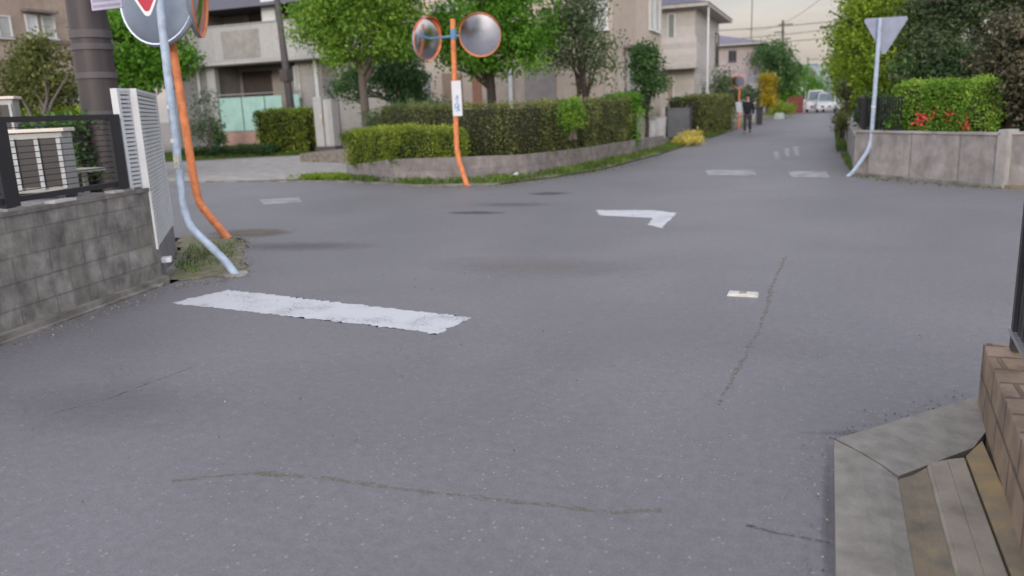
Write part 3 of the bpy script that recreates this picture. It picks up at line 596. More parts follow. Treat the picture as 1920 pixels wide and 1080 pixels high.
def tri_sign(name, label, tip, side, facing, flip, face_m, back_m, text=None):
    tip = Vector(tip); f = Vector(facing).normalized(); t = thing(name, label, 'sign', tip); r = Vector((0, 0, 1)).cross(f).normalized(); h = side*.866
    def slab(sc, d0, d1, nm, m):
        c = tip+Vector((0, 0, h*2/3)); P = []
        for a in (90+120, 90+240, 90):
            a = math.radians(a+180); rr = h*2/3*sc; cen = c+r*rr*math.cos(a)*-1+Vector((0, 0, rr*math.sin(a)))
            for k in range(-3, 4):
                aa = a+math.radians(k*20); P.append(cen*1+(r*-math.cos(aa)+Vector((0, 0, math.sin(aa))))*.045*sc-(r*-math.cos(a)+Vector((0, 0, math.sin(a))))*.09*sc)
        n = len(P); mb = MB(); mb.add([p+f*d0 for p in P]+[p+f*d1 for p in P], [tuple(range(n)), tuple(range(n, 2*n))[::-1]]+[(i, (i+1) % n, n+(i+1) % n, n+i) for i in range(n)])
        bm = bmesh.new(); o = mb.build(nm, m, t); bm.from_mesh(o.data); bmesh.ops.recalc_face_normals(bm, faces=bm.faces); bm.to_mesh(o.data); bm.free(); return o
    slab(1.0, -.0, .003, 'back_plate', back_m); slab(.985, .0035, .0045, 'border', M['sign_white']); slab(.88, .005, .006, 'face', face_m)
    return t
M['sign_white'] = mat('sign white', (.75, .75, .76), .5, .04); M['sign_red'] = mat('sign red', (.42, .015, .04), .45, .06)
M['sign_back'] = mat('weathered sign back', (.2, .235, .33), .5, .12, 4)
f1 = Vector((.28, -1, 0)).normalized(); tip = PY(279, 40, 6.52)
tri_sign('stop_sign', 'red triangular stop sign with white edge at the top left', tip, .8, f1, 1, M['sign_red'], M['sign_back'])
# 止まれ lettering (white strokes), on the stop sign above the picture's edge
r1 = Vector((0, 0, 1)).cross(f1); cc = tip+Vector((0, 0, .5))
mbT = MB()
def stroke(a, b, w_=.014, o=Vector((0, 0, 0))):
    A = cc+r1*a[0]+Vector((0, 0, a[1]))+f1*.0075; B = cc+r1*b[0]+Vector((0, 0, b[1]))+f1*.0075; d = (B-A).normalized(); s = d.cross(f1)*w_/2
    mbT.add([A-s, A+s, B+s, B-s], [(0, 1, 2, 3)])
for ox, ss in ((-.15, [((0, -.05), (0, .06)), ((-.04, -.05), (-.04, .02)), ((0, .01), (.04, .01)), ((-.06, -.05), (.06, -.05))]),
               (0, [((-.04, .03), (.04, .03)), ((-.04, 0), (.04, 0)), ((0, .06), (0, -.04)), ((0, -.04), (-.03, -.05)), ((-.03, -.05), (-.03, -.02)), ((-.03, -.03), (.04, -.05))]),
               (.15, [((-.03, .06), (-.03, -.06)), ((-.05, .03), (-.01, .03)), ((-.01, .03), (-.05, -.03)), ((-.01, .02), (.02, .04)), ((.02, .04), (.02, -.04)), ((.02, -.05), (.05, -.03))])):
    for a, b in ss: stroke((a[0]+ox, a[1]), (b[0]+ox, b[1]))
mbT.build('lettering', M['sign_white'], [o for o in bpy.data.objects if o.name == 'stop_sign'][0])
q = tip+Vector((0, 0, .4)); mb = MB(); mb.tube([q-f1*.003, (-6.33, 6.6, q.z)], .015, 8); mb.build('bracket', M['alu'], bpy.data.objects['stop_sign'])

# ------------------------------------------------------------------ centre mirror pole
Yp = 15.6; t = thing('mirror_pole', 'orange pole holding two round mirrors in front of the long hedge', 'pole', (-7.18, Yp, 0), 'orange mirror poles')
mb = MB(); mb.tube(smooth([(-7.15, Yp, -.03), (-7.33, Yp, .55), (-7.36, Yp, .8), (-7.29, Yp, 3.42)]), .055, 14); mb.build('shaft', M['orange'], t)
mb = MB(); mb.tube([(-7.29, Yp, 3.02), (-7.29, Yp, 3.22)], .068, 14); mb.build('clamp', mat('blue clamp', (.12, .27, .42), .5), t)
blue = mat('blue bracket', (.12, .27, .42), .5)
curve_mirror('traffic_mirror', 'round traffic mirror facing the near road, right of the centre orange pole', PY(900, 66, Yp-.22), (.25, -1, -.3), .43, (-7.29, Yp, 3.08), 'round traffic mirrors', arm_m=blue)
curve_mirror('traffic_mirror', 'round traffic mirror turned sideways, left of the centre orange pole', PY(801, 74, Yp-.1), (-.46, -1, -.08) if False else (.93, -.25, -.1), .43, (-7.29, Yp, 3.08), 'round traffic mirrors', arm_m=blue)
pl = thing('notice_plate', 'white plate with blue marks strapped to the centre mirror pole', 'sign', (-7.3, Yp-.075, 1.5))
a, b = PY(846, 152, Yp-.09), PY(868, 217, Yp-.09)
mb = MB(); mb.box(a.x, b.x-.01, Yp-.095, Yp-.085, b.z, a.z); mb.build('board', mat('white plate', (.62, .65, .68), .5, .05), pl)
cx = (a.x+b.x)/2; mb = MB(); B_ = mat('blue marks', (.06, .25, .6), .5)
def st(p0, p1, w_=.014):
    p0 = Vector((cx+p0[0], Yp-.0965, b.z+p0[1])); p1 = Vector((cx+p1[0], Yp-.0965, b.z+p1[1])); d = (p1-p0).normalized(); s = Vector((-d.z, 0, d.x))*w_/2
    mb.add([p0-s, p0+s, p1+s, p1-s], [(0, 1, 2, 3)])
for s0, s1 in [((-.03, .33), (.01, .42)), ((.01, .42), (.03, .33)), ((-.02, .3), (.03, .3)), ((-.05, .24), (-.05, .14)), ((-.05, .24), (0, .26)), ((0, .26), (.05, .22)),
               ((.05, .22), (-.02, .17)), ((-.02, .17), (.05, .12)), ((.05, .12), (-.04, .1)), ((0, .2), (.04, .16))]: st(s0, s1, .02)
mb.build('marks', B_, pl)
for z in (b.z+.12, a.z-.12): mb = MB(); mb.tube([(-7.33, Yp, z-.012), (-7.33, Yp, z+.012)], .062, 14); mb.build('strap', M['alu'], pl)

# ------------------------------------------------------------------ right sign
Ys = 17.15; t = thing('sign_pole', 'pale blue pole with bent foot at the right far wall corner', 'pole', (.46, Ys, 0), 'pale blue sign poles')
mb = MB(); mb.tube(smooth([(.4, Ys, -.02), (.52, Ys, .1), (.77, Ys, .52), (.8, Ys, .8), (.83, Ys, 2.95)]), .04, 14); mb.build('shaft', M['bluepole'], t)
for y in (200,):
    q = PY(1638, y, Ys); mb = MB(); mb.tube([(q.x, Ys, q.z-.02), (q.x, Ys, q.z+.02)], .045, 14); mb.build('band', M['whiteband'], t)
tri_sign('stop_sign', 'grey back of an inverted triangular sign on the right pale blue pole', PY(1657, 106, Ys+.06), .82, (-.12, 1, 0), 1, M['sign_red'], M['sign_back'])

# ------------------------------------------------------------------ small road things
def manhole(): pass
p = G(1393, 553); sd_ = thing('road_stud', 'small beige rectangular marker block set in the asphalt', 'road marker', (p.x, p.y, 0))
mb = MB(); mb.hexa([(p.x-.13, p.y-.07, -.01), (p.x+.13, p.y-.08, -.01), (p.x+.13, p.y+.06, -.01), (p.x-.13, p.y+.07, -.01), (p.x-.115, p.y-.05, .022), (p.x+.115, p.y-.06, .022), (p.x+.115, p.y+.045, .022), (p.x-.115, p.y+.05, .022)])
mb.build('block', mat('beige marker', (.55, .53, .48), .7, .15, 20), sd_, bevel=.005)
mb = MB()
for k in range(3): mb.box(p.x-.03, p.x+.03, p.y-.035+k*.03, p.y-.022+k*.03, .0225, .024)
for k in range(2): mb.box(p.x-.02+k*.03, p.x-.01+k*.03, p.y-.02, p.y+.02, .0242, .025)
mb.build('embossed_mark', mat('mark', (.25, .23, .2), .8), sd_)
p = G(963, 331, .1); b_ = MB(); b_.tube([(p.x-.0, p.y+.2, .13), (p.x+.03, p.y-.05, .11)], .05, 12, cap=True)
dt = thing('drain_pipe', 'white drain pipe end poking from the low wall in the grass', 'pipe', (p.x, p.y, .08)); b_.build('pipe', M['white_paint'], dt)
mb = MB(); d_ = (Vector((.03, -.25, -.02))).normalized(); e_ = Vector((p.x+.03, p.y-.05, .11)); mb.tube([e_+d_*.002, e_+d_*.004], .038, 12); mb.build('opening', M['rubber'], dt)

# ------------------------------------------------------------------ right foreground: gutter slabs and brown block wall
M['slab'] = noisy('mossy grey concrete', [(.3, (.17, .16, .14)), (.5, (.225, .215, .19)), (.7, (.28, .265, .235))], 9)
M['rust'] = noisy('rusty dirt stained concrete', [(.25, (.1, .085, .06)), (.45, (.16, .14, .105)), (.6, (.2, .165, .11)), (.75, (.26, .2, .11))], 7)
M['rust2'] = noisy('rusty stained mortar', [(.28, (.14, .12, .09)), (.45, (.2, .165, .11)), (.6, (.27, .2, .1)), (.75, (.33, .24, .1))], 5)
M['cover'] = noisy('beige grey gutter cover', [(.28, (.15, .13, .1)), (.5, (.235, .215, .175)), (.68, (.3, .26, .2))], 4)
mb = MB()
def strip(cols, y0s, y1s, th=.05, m=0):
    for (xa, za), (xb, zb), a0, b0, a1, b1 in [(cols[i], cols[i+1], y0s, y0s, y1s[i], y1s[i+1]) for i in range(len(cols)-1)]:
        mb.hexa([(xa, a0, za-th), (xb, b0, zb-th), (xb, b1, zb-th), (xa, a1, za-th), (xa, a0, za), (xb, b0, zb), (xb, b1, zb), (xa, a1, za)])
SL = [(.09, .03), (.2, .03), (.28, .02), (.34, .003)]
strip(SL, 1.2, [3.74, 3.62, 3.53, 3.46]); mb.build('gutter', M['slab'], kind='structure')
mb = MB()
E1, E2, E3, E4 = [(.1, 3.755), (.2, 3.635), (.28, 3.545), (.345, 3.475)], 0, 0, 0
FARP = [(.8, 4.53), (.79, 4.3), (.775, 4.1), (.68, 3.87)]
Z_ = [.03, .03, .022, .008]
for i in range(3):
    a, b, c, d = E1[i], E1[i+1], FARP[i+1], FARP[i]
    mb.hexa([(*a, -.05), (*b, -.05), (*c, -.05), (*d, -.05), (*a, Z_[i]), (*b, Z_[i+1]), (*c, Z_[i+1]), (*d, Z_[i])])
mb.build('gutter', M['slab'], kind='structure')
mb = MB(); strip([(.341, .001), (.4, -.003), (.463, .004)], 1.2, [3.455, 3.52, 3.6]); mb.build('gutter_channel', M['rust'], kind='structure')
mb = MB(); strip([(.464, .01), (.478, .022), (.55, .024), (.622, .02)], 1.2, [3.6, 3.62, 3.67, 3.72]); mb.build('gutter_cover', M['cover'], kind='structure', bevel=.004)
mb = MB(); strip([(.632, .018), (.72, .024)], 1.2, [3.74, 3.92]); mb.build('kerb', M['rust2'], kind='structure')
M['brownblock'] = brickmat('brown split block', (.3, .225, .165), .4, .19, .012, .42, .25, .5, (.12, .095, .07), .5, moss=(.34, .24, .12), bump=.8)
r0, r1_ = Vector((.55, .4)), Vector((.775, 4.42)); rt = (r1_-r0).normalized(); RWf = (r0, rt, Vector((-rt.y, rt.x)))
RLn = (r1_-r0).length
bw = thing('block_wall', 'brown block wall with rusty stains at the bottom right corner', 'wall', (*r1_, 0))
mb = MB(); mb.ob(RWf, 0, RLn, -.15, 0, -.05, .35); mb.build('wall', M['brownblock'], bw, bevel=.008)
mb = MB(); mb.ob((r1_, Vector((1, .05)).normalized(), Vector((-.05, 1)).normalized()), .1515, 6, -.15, -.003, -.05, .348)
mb.build('wall', M['brownblock'], bw, bevel=.008)
rf = thing('metal_fence', 'black slatted fence with silver base rail at the right picture edge', 'fence', (*r1_, .36))
RF = (r0-RWf[2]*.05, rt, RWf[2])
def ru(Y): return (Y-r0.y)/rt.y
mb = MB(); mb.ob(RF, 0, ru(4.36), -.1, -.045, .43, .455); mb.build('bottom_rail', M['alu'], rf)
mb = MB()
for k in range(36):
    u = ru(4.3)-k*.09; mb.ob(RF, u-.03, u+.03, -.08, -.065, .456, 1.2)
mb.build('slat_panel', M['metal_black'], rf)
mb = MB(); mb.ob(RF, ru(4.3)-.03, ru(4.3)+.03, -.1, -.05, .36, 1.22); mb.build('post', M['metal_black'], rf)
mb = MB(); mb.ob(RF, 0, ru(4.36), -.1, -.045, 1.2, 1.24); mb.build('top_rail', M['metal_black'], rf)
raised('yard_ground', [(.75, -3), (.9, 4.28), (30, 5.4), (30, -3)], .25, M['yard'])

# ------------------------------------------------------------------ far left corner: retaining wall, soil, hedges
M['lowblock'] = brickmat('low weathered block wall', (.27, .245, .245), .8, .28, .008, .72, .2, .5, (.1, .09, .075), .4, moss=(.15, .14, .1))
RP = [(-11.6, 17.9), (-11.35, 17.45), (-9.2, 16.1), (-7.6, 16.35), (-6.4, 17.3), (-5.85, 20.2), (-5.45, 24.5), (-5.2, 27.6)]
RZ = [.33, .33, .56, .56, .53, .5, .48, .45]
def polywall(parent, nm, pts, z0, zt, th, m):
    mb = MB()
    P = [Vector(p) for p in pts]; ns = []
    for i in range(len(P)):
        d = (P[min(i+1, len(P)-1)]-P[max(i-1, 0)]).normalized(); ns.append(Vector((-d.y, d.x)))
    for i in range(len(P)-1):
        a, b, a2, b2 = P[i], P[i+1], P[i]+ns[i]*th, P[i+1]+ns[i+1]*th
        mb.hexa([(*a, z0), (*b, z0), (*b2, z0), (*a2, z0), (*a, zt[i]), (*b, zt[i+1]), (*b2, zt[i+1]), (*a2, zt[i])])
    return mb.build(nm, m, parent)
rw = thing('retaining_wall', 'low weathered block wall below the long hedge at the far corner', 'wall', (-7.6, 16.35, 0))
polywall(rw, 'wall', RP, -.05, RZ, .14, M['lowblock'])
inner = [(-11.5, 18.0), (-11.25, 17.6), (-9.15, 16.25), (-7.6, 16.5), (-6.5, 17.4), (-5.98, 20.2), (-5.6, 24.5), (-5.35, 27.5), (-5.4, 29.5), (-17.5, 29.5), (-17.5, 24), (-12.5, 22)]
raised('garden_soil', inner, .3, M['soil'])
vg = [(-12.4, 17.3), (-11.2, 16.62), (-8.3, 15.47), (-6.5, 15.77), (-5.77, 17.3), (-5.18, 19.3), (-4.78, 24.6), (-4.42, 47), (-4.2, 128), (-7, 128), (-7, 47), (-5.5, 30), (-5.3, 27.6), (-5.5, 24.5), (-5.9, 20.2), (-6.45, 17.4), (-7.65, 16.4), (-9.2, 16.15), (-11.4, 17.5), (-12, 17.9)]
sheet('verge', vg, .02, M['verge'], kind='structure')
# kerb line
mb = MB(); ks = [(-16.5, 16.68), (-15.3, 16.68), (-11.2, 16.58), (-8.3, 15.42), (-6.47, 15.7)]
for i in range(4):
    a, b = Vector(ks[i]), Vector(ks[i+1]); mb.hexa([(*a, -.05), (*b, -.05), (b.x, b.y+.12, -.05), (a.x, a.y+.12, -.05), (*a, .035), (*b, .035), (b.x, b.y+.12, .035), (a.x, a.y+.12, .035)])
mb.hexa([(-40, 16.68, -.05), (-16.5, 16.68, -.05), (-16.5, 16.8, -.05), (-40, 16.8, -.05), (-40, 16.68, .035), (-16.5, 16.68, .035), (-16.5, 16.8, .035), (-40, 16.8, .035)])
mb.build('kerb', M['oldconc'], kind='structure')
sheet('sidewalk', [(-45, 16.8), (-15, 16.8), (-12.2, 17.3), (-11.8, 18.2), (-12.3, 22), (-17, 24.2), (-19.5, 29), (-19, 36), (-21, 36), (-25, 26.5), (-45, 25)], .015, M['concrete'], kind='structure')
sheet('lawn', [(-45, 24), (-24.6, 25.2), (-19.5, 28.4), (-19.2, 33.9), (-45, 33.9)], .03, M['lawn'], kind='structure')
hedge('hedge', 'short light green box hedge on the low wall left of the centre orange pole', [(-11.25, 17.75), (-9.15, 16.45), (-7.75, 16.75)], .5, [.33, .4, .4], [1.15, 1.22, 1.12], M['leaf_box'], 26000, .046, 21, jag=.04)
hedge('hedge', 'long tall brownish hedge running along the low wall to the far road', [(-11.0, 19.2), (-8.9, 17.9), (-7.2, 17.75), (-6.55, 18.4), (-6.2, 20.5), (-5.85, 24.0)], .6, .32, [1.72, 1.68, 1.64, 1.64, 1.66, 1.68], M['leaf_brown'], 52000, .046, 22, jag=.042)
a = PY(1168, 225, 24.3); hedge('shrub', 'upright dark green bush at the far end of the brownish hedge', [(a.x-.35, 24.0), (a.x+.25, 24.6)], .5, .3, 1.8, M['leaf_sat'], 5000, .07, 23, cat='shrub')
a = PY(1060, 200, 18.4); shrub('shrub', 'fresh bright green shoots growing out of the brownish hedge', 'shrub', [((a.x+.05, 18.75, 1.4), (.3, .2, .42))], 2200, .07, M['leaf_bright'], 24, .07)
a = PY(790, 200, 18.9); shrub('shrub', 'pale green leafy shrub on top of the hedge behind the light box hedge', 'shrub', [((a.x, 19.0, 1.6), (1.1, .3, .3)), ((a.x-1.4, 19.4, 1.45), (.8, .3, .35))], 4200, .07, M['leaf_grey'], 25, .1)
a = PY(1292, 255, 29.5); shrub('flower_bed', 'low patch of yellow flowers at the edge of the far road', 'flowers', [((a.x, 29.4, .25), (.5, 1.0, .22))], 3500, .06, M['flower_yellow'], 26, .08)
# grass
def grasspatch(name, pts, n, size, mtl, seed, label, zb=.02, hmax=.12):
    rg = random.Random(seed); bm = []; P = []
    xs = [p[0] for p in pts]; ys = [p[1] for p in pts]
    def inside(x, y):
        c = False; j = len(pts)-1
        for i in range(len(pts)):
            if (pts[i][1] > y) != (pts[j][1] > y) and x < (pts[j][0]-pts[i][0])*(y-pts[i][1])/(pts[j][1]-pts[i][1])+pts[i][0]: c = not c
            j = i
        return c
    from mathutils import noise
    while len(P) < n:
        x, y = rg.uniform(min(xs), max(xs)), rg.uniform(min(ys), max(ys))
        if inside(x, y) and noise.noise(Vector((x*1.3, y*1.3, seed))) > rg.uniform(-.5, .35): P.append((x, y, zb+rg.uniform(.01, hmax)))
    P = np.array(P); C = np.array([.5+.8*noise.noise(Vector((p[0]*.9, p[1]*.9, 3))) for p in P])
    o = leafmesh(name, P, np.clip(C, 0, 1), size, mtl, None, seed, .22, .0, None, Vector((P[:, 0].mean(), P[:, 1].mean(), zb)), vert=1)
    return tag(o, label, 'grass', None, 'stuff')
grasspatch('grass', vg[:7]+[(-4.5, 40), (-6, 40), (-5.5, 30)]+vg[12:], 15000, .1, M['grass'], 31, 'weedy grass strip along the foot of the low wall')
grasspatch('grass', [(-30, 24.4), (-24.6, 25.4), (-19.6, 28.6), (-19.4, 31.5), (-30, 31.5)], 11000, .13, M['grass'], 32, 'green grass lawn in front of the grey apartment building')
grasspatch('grass', [(-12.9, 17.0), (-11.3, 16.7), (-10.6, 16.5), (-11.35, 17.4), (-12.1, 17.9)], 1500, .11, M['leaf_yellow'], 33, 'yellow green weeds at the left end of the low wall')
sheet('verge', ragged([(-6.35, 6.2), (-6.12, 6.15), (-5.95, 6.4), (-5.7, 6.45), (-5.7, 6.7), (-6.6, 7.7), (-6.95, 8.2), (-7.3, 8.6), (-8.6, 8.8), (-8.4, 8.55), (-7.65, 7.75)], 9, .03, .05), .004, M['verge'], kind='structure')
grasspatch('grass', [(-6.6, 6.6), (-6.15, 6.4), (-6.4, 7.3), (-7.2, 8.4), (-7.6, 7.9)], 900, .05, M['grass'], 34, 'moss and weeds at the foot of the chamfered wall corner', .015, .05)

def litter(pts, n, seed, label, spread=.16, size=.03, mt='leaf_olive'):
    rg = np.random.default_rng(seed); P = []
    for i in range(len(pts)-1):
        k = int(n/(len(pts)-1)); t = rg.uniform(0, 1, k)[:, None]; P.append((1-t)*np.array(pts[i])+t*np.array(pts[i+1])+rg.normal(size=(k, 2))*spread)
    P = np.vstack(P); P = np.column_stack([P, .008+rg.uniform(0, .008, len(P))])
    o = leafmesh('leaf_litter', P, rg.uniform(0, 1, len(P)), size, M[mt], None, seed, .7, .95, None, Vector((*P[:, :2].mean(0), 0))); tag(o, label, 'leaf litter', None, 'stuff')
M['grit'] = leafmat('pale grit', (.1, .09, .07), (.3, .28, .24), None, 0)
litter([(-8.3, 15.3), (-6.3, 15.5), (-5.5, 17.3), (-4.9, 19.4), (-4.5, 24.6)], 700, 101, 'dry leaves and grit along the far left road edge')
litter([(.4, 17.2), (1.5, 15.8), (2.6, 14.8), (6, 14.4)], 450, 102, 'dry leaves and grit along the foot of the far right wall')
litter([(-5.6, 4.0), (-5.95, 5.8), (-5.6, 6.4), (-6.7, 7.8), (-7.4, 8.6)], 700, 103, 'grit gathered beside the gutter at the left wall corner', .09, .018, 'grit')
litter([(.02, 1.8), (.02, 3.7), (.75, 4.62)], 260, 104, 'grit gathered along the near right gutter slabs', .035, .012, 'grit')
litter([(-2, 3.5), (-4, 6.5), (-1, 9)], 260, 105, 'small pale stones and leaf bits scattered over the junction', 1.5, .016, 'grit')

# ------------------------------------------------------------------ right far block: wall, fence, hedge
M['panelblock'] = brickmat('pale block wall', (.33, .31, .3), 1.05, .9, .02, .55, .2, 0, (.12, .115, .11), .45, moss=(.22, .2, .17))
cw = [(.62, 128), (.58, 40), (.52, 17.45), (2.62, 14.98), (3.2, 14.75), (45, 14.45)]
rw2 = thing('garden_wall', 'pale concrete garden wall round the far right corner garden', 'wall', (.52, 17.45, 0))
pw = [Vector(p) for p in cw]
for i in range(len(pw)-1):
    a, b = pw[i], pw[i+1]; tt = (b-a).normalized(); nn = Vector((-tt.y, tt.x)); mb = MB()
    mb.ob((a, tt, nn), 0 if i != 1 else -.0, (b-a).length-.004*i, 0, .14+.001*i, -.05, [.6, .78, .84, .85, .85][i]); mb.build('wall', M['panelblock'], rw2)
    mb = MB(); mb.ob((a, tt, nn), 0, (b-a).length-.004*i, -.03, .17, [.6, .78, .84, .85, .85][i]+.001, [.6, .78, .84, .85, .85][i]+.04); mb.build('coping', M['concrete'], rw2)
    if i in (2, 3, 4): mb = MB(); mb.ob((a, tt, nn), 0.02, (b-a).length-.02, -.07, 0, -.05, .05); mb.build('footing', M['rust' if i > 2 else 'oldconc'], rw2)
a, b = pw[2], pw[3]; tt = (b-a).normalized(); mb = MB(); mb.ob((b, tt, Vector((-tt.y, tt.x))), -.05, .13, -.03, .2, -.05, .93); mb.build('pier', M['concrete'], rw2)
raised('garden_soil', [(.75, 128), (.66, 17.55), (2.7, 15.15), (45, 14.6), (45, 128)], .5, M['soil'])
def slatfence(label, a, b, z0, z1, inset=.1):
    a, b = Vector(a), Vector(b); tt = (b-a).normalized(); nn = Vector((-tt.y, tt.x)); fr = (a, tt, nn); ln = (b-a).length
    f = thing('garden_fence', label, 'fence', (*a, z0)); mb = MB(); k = 0; u = .06
    while u < ln: mb.ob(fr, u, u+.025, .05, .07, z0+.05, z1-.03); u += .075
    mb.build('bar_panel', M['metal_black'], f); mb = MB(); mb.ob(fr, 0, ln, .045, .08, z1-.03, z1); mb.build('rail', M['metal_black'], f); mb = MB(); mb.ob(fr, 0, ln, .045, .08, z0+.02, z0+.05); mb.build('rail', M['metal_black'], f)
    u = 0
    while u <= ln: mb = MB(); mb.ob(fr, u, u+.05, .03, .085, z0, z1+.03); mb.build('post', M['metal_black'], f); u += max(1.8, ln/6)
slatfence('short black bar fence right of the right pale blue pole, left of the square hedge', pw[2]+Vector((.1, -.02)), pw[2].lerp(pw[3], .34), .88, 1.5)
slatfence('black bar fence beside the far road behind the right pale blue pole', (.62, 24), (.58, 17.6), .88, 1.5)
slatfence('black bar fence along the cross street at the right edge', (3.3, 14.78), (12, 14.75), .89, 1.5)
a, b = PY(1712, 200, 17.1), PY(1836, 200, 15.9)
hh = hedge('hedge', 'clipped square bright green azalea hedge with red flowers at the right', [(a.x, 17.15), (b.x, 15.95)], .7, .86, 1.68, M['leaf_bright'], 20000, .05, 41, jag=.04)
P = np.array([PY(x, y, 17.0-(x-1712)/124*1.2-.42) for x, y in [(1722, 228), (1728, 216), (1735, 238), (1742, 222), (1780, 218), (1783, 226), (1787, 234), (1778, 212), (1800, 232), (1808, 226), (1812, 236), (1797, 214), (1752, 210), (1730, 232), (1786, 229)]])
rg = np.random.default_rng(3); P = np.repeat(P, 14, 0)+rg.normal(size=(len(P)*14, 3))*.035
leafmesh('blossoms', P, rg.uniform(0, 1, len(P)), .055, M['flower_red'], hh, 5, .8)
grasspatch('grass', [(.48, 17.6), (.62, 17.6), (.62, 40), (.3, 40), (.25, 25)], 4500, .09, M['grass'], 42, 'dry weeds between the far road and the right garden wall')
mb = MB(); q = G(1588, 225, .5); mb.box(.5, .6, 30.0, 30.4, .5, .8); mb.build('marker_plate', mat('yellow plate', (.6, .6, .15), .5), label='small yellow plate on the right garden wall beside the far road', cat='sign')

# ------------------------------------------------------------------ trees
B = lambda x, y, Y, rx, ry, rz: (tuple(PY(x, y, Y)), (rx, ry, rz))
bs = PY(686, 235, 20.5); bs.z = .3
tree('street_tree', 'bright green round tree left of the centre mirrors behind the light hedge', 'tree', bs, 2.55, [B(680, 20, 20.5, 1.75, 1.5, 1.35), B(600, 45, 20.3, .9, .9, .75), B(745, 60, 20.6, .85, .9, .75), B(630, 100, 20.2, .55, .6, .5), B(700, -60, 20.5, 1.5, 1.4, 1.0)], 27000, .11, M['leaf_bright'], M['bark'], 51, .14, 'garden trees', .2, 170)
bs = PY(922, 205, 22.5); bs.z = .3
tree('street_tree', 'broad deep green tree behind the right round mirror', 'tree', bs, 2.2, [B(930, 40, 22.5, 1.9, 1.5, 1.5), B(850, 70, 22.7, 1.0, 1.0, .9), B(985, 80, 22.3, .8, .9, .85), B(910, 110, 22.3, 1.0, .8, .5), B(930, -50, 22.5, 1.6, 1.4, 1.1)], 29000, .11, M['leaf_sat'], M['bark_dark'], 52, .17, 'garden trees', .2, 170)
bs = PY(745, 235, 25); bs.z = .3
tree('street_tree', 'darker green tree low between the two bright trees', 'tree', bs, 1.6, [B(742, 140, 25, 1.05, .9, 1.0), B(770, 170, 25, .8, .8, .6), B(660, 160, 25.5, .7, .7, .6)], 9000, .12, M['leaf_dark'], M['bark_dark'], 53, .1, 'garden trees', .18, 90)
bs = PY(1082, 195, 24); bs.z = .3
tree('garden_tree', 'sparse grey green tree with forked stems right of the broad tree', 'tree', bs, 1.75, [B(1085, 60, 24, 1.1, 1.0, 1.3), B(1120, 110, 24, .65, .7, .75), B(1040, 70, 24, .7, .7, .8), B(1090, -20, 24, .8, .8, .9)], 9000, .1, M['leaf_grey'], M['bark_dark'], 54, .12, 'garden trees', .2, 90, multi=3, limbs=6)
bs = PY(1212, 240, 27); bs.z = .1
tree('garden_tree', 'narrow dark green tree against the beige house corner', 'tree', bs, 1.4, [B(1208, 120, 27, .55, .5, .7), B(1222, 150, 27, .5, .5, .55), B(1200, 185, 27, .38, .4, .5), B(1210, 95, 27, .3, .3, .3)], 5000, .11, M['leaf_dark'], M['bark_dark'], 55, .07, 'garden trees', .13, 60)
bs = Vector((-21.5, 19.5, .1)); bs = PY(265, 200, 19.5); bs.z = .0
tree('street_tree', 'fresh green tree behind the brown pole and the round mirror back', 'tree', bs, 2.2, [B(255, 90, 19.5, 1.9, 1.3, 1.3), B(215, 60, 19.3, .9, .9, .9), B(320, 120, 19.5, .6, .8, .6), B(240, 140, 19.3, 1.1, .9, .6)], 17000, .14, M['leaf_sat'], M['bark'], 56, .15, 'garden trees', .2, 130)
bs = PY(68, 215, 15.8); bs.z = 0
tree('garden_tree', 'olive green loose tree before the tan house at far left', 'tree', bs, 1.5, [B(70, 140, 17.4, 1.15, .9, .95), B(40, 160, 17.3, .8, .8, .7), B(110, 165, 17.4, .7, .7, .7), B(60, 100, 17.4, .6, .6, .6)], 9000, .11, M['leaf_olive'], M['bark'], 57, .11, 'garden trees', .2, 90)
a, b = PY(40, 215, 17.1), PY(215, 212, 17.1)
hedge('hedge', 'low yellow green hedge across the cross street behind the black fence', [(a.x, 17.3), (b.x, 17.3)], .8, 0, 2.0, M['leaf_yellow'], 12000, .1, 58, jag=.06)
# right side
bs = Vector((1.4, 21.5, .5))
tree('garden_tree', 'tall yellow green tree behind the right triangular sign', 'tree', bs, 1.6, [B(1660, 20, 21.5, 1.0, 1.2, 1.3), B(1625, 80, 22.5, .9, 1.0, 1.0), B(1670, 110, 21, .9, 1.0, 1.1), B(1650, 160, 21.5, .7, .9, .6), B(1690, 170, 20.5, .7, .8, .6), B(1640, -30, 22, .7, .9, .9)], 26000, .09, M['leaf_yellow'], M['bark_dark'], 61, .15, 'garden trees', .17, 170, limbs=10)
bs = Vector((.95+.4, 30, .5))
tree('garden_tree', 'yellow green shrubby tree spilling over the right garden wall', 'tree', bs, 1.2, [B(1605, 145, 30, .8, 1.5, 1.2), B(1600, 110, 31, .9, 1.2, 1.0), B(1592, 165, 32, .5, 1.2, .7), B(1620, 60, 30, .8, 1.2, 1.3), B(1612, 15, 30, .35, .6, .9)], 15000, .12, M['leaf_yellow'], M['bark_dark'], 62, .13, 'garden trees', .18, 130)
bs = Vector((2.9, 20.5, .5))
tree('conifer', 'dark drooping conifer between the yellow green tree and the reddish tree', 'tree', bs, 2.6, [B(1755, 60, 20, .85, .9, 1.1), B(1740, 130, 19.5, .85, .8, .7), B(1765, 0, 20.5, .55, .8, 1.0), B(1880, -20, 20, .75, .8, .6), B(1830, 110, 20, .5, .6, .5), B(1775, 160, 19.5, .6, .6, .4), B(1905, 20, 20, .7, .8, .7)], 17000, .12, M['leaf_conifer'], M['bark_dark'], 63, .13, 'garden trees', .15, 140, aspect=.3, limbs=9)
bs = PY(1885, 250, 16.6); bs.z = .5
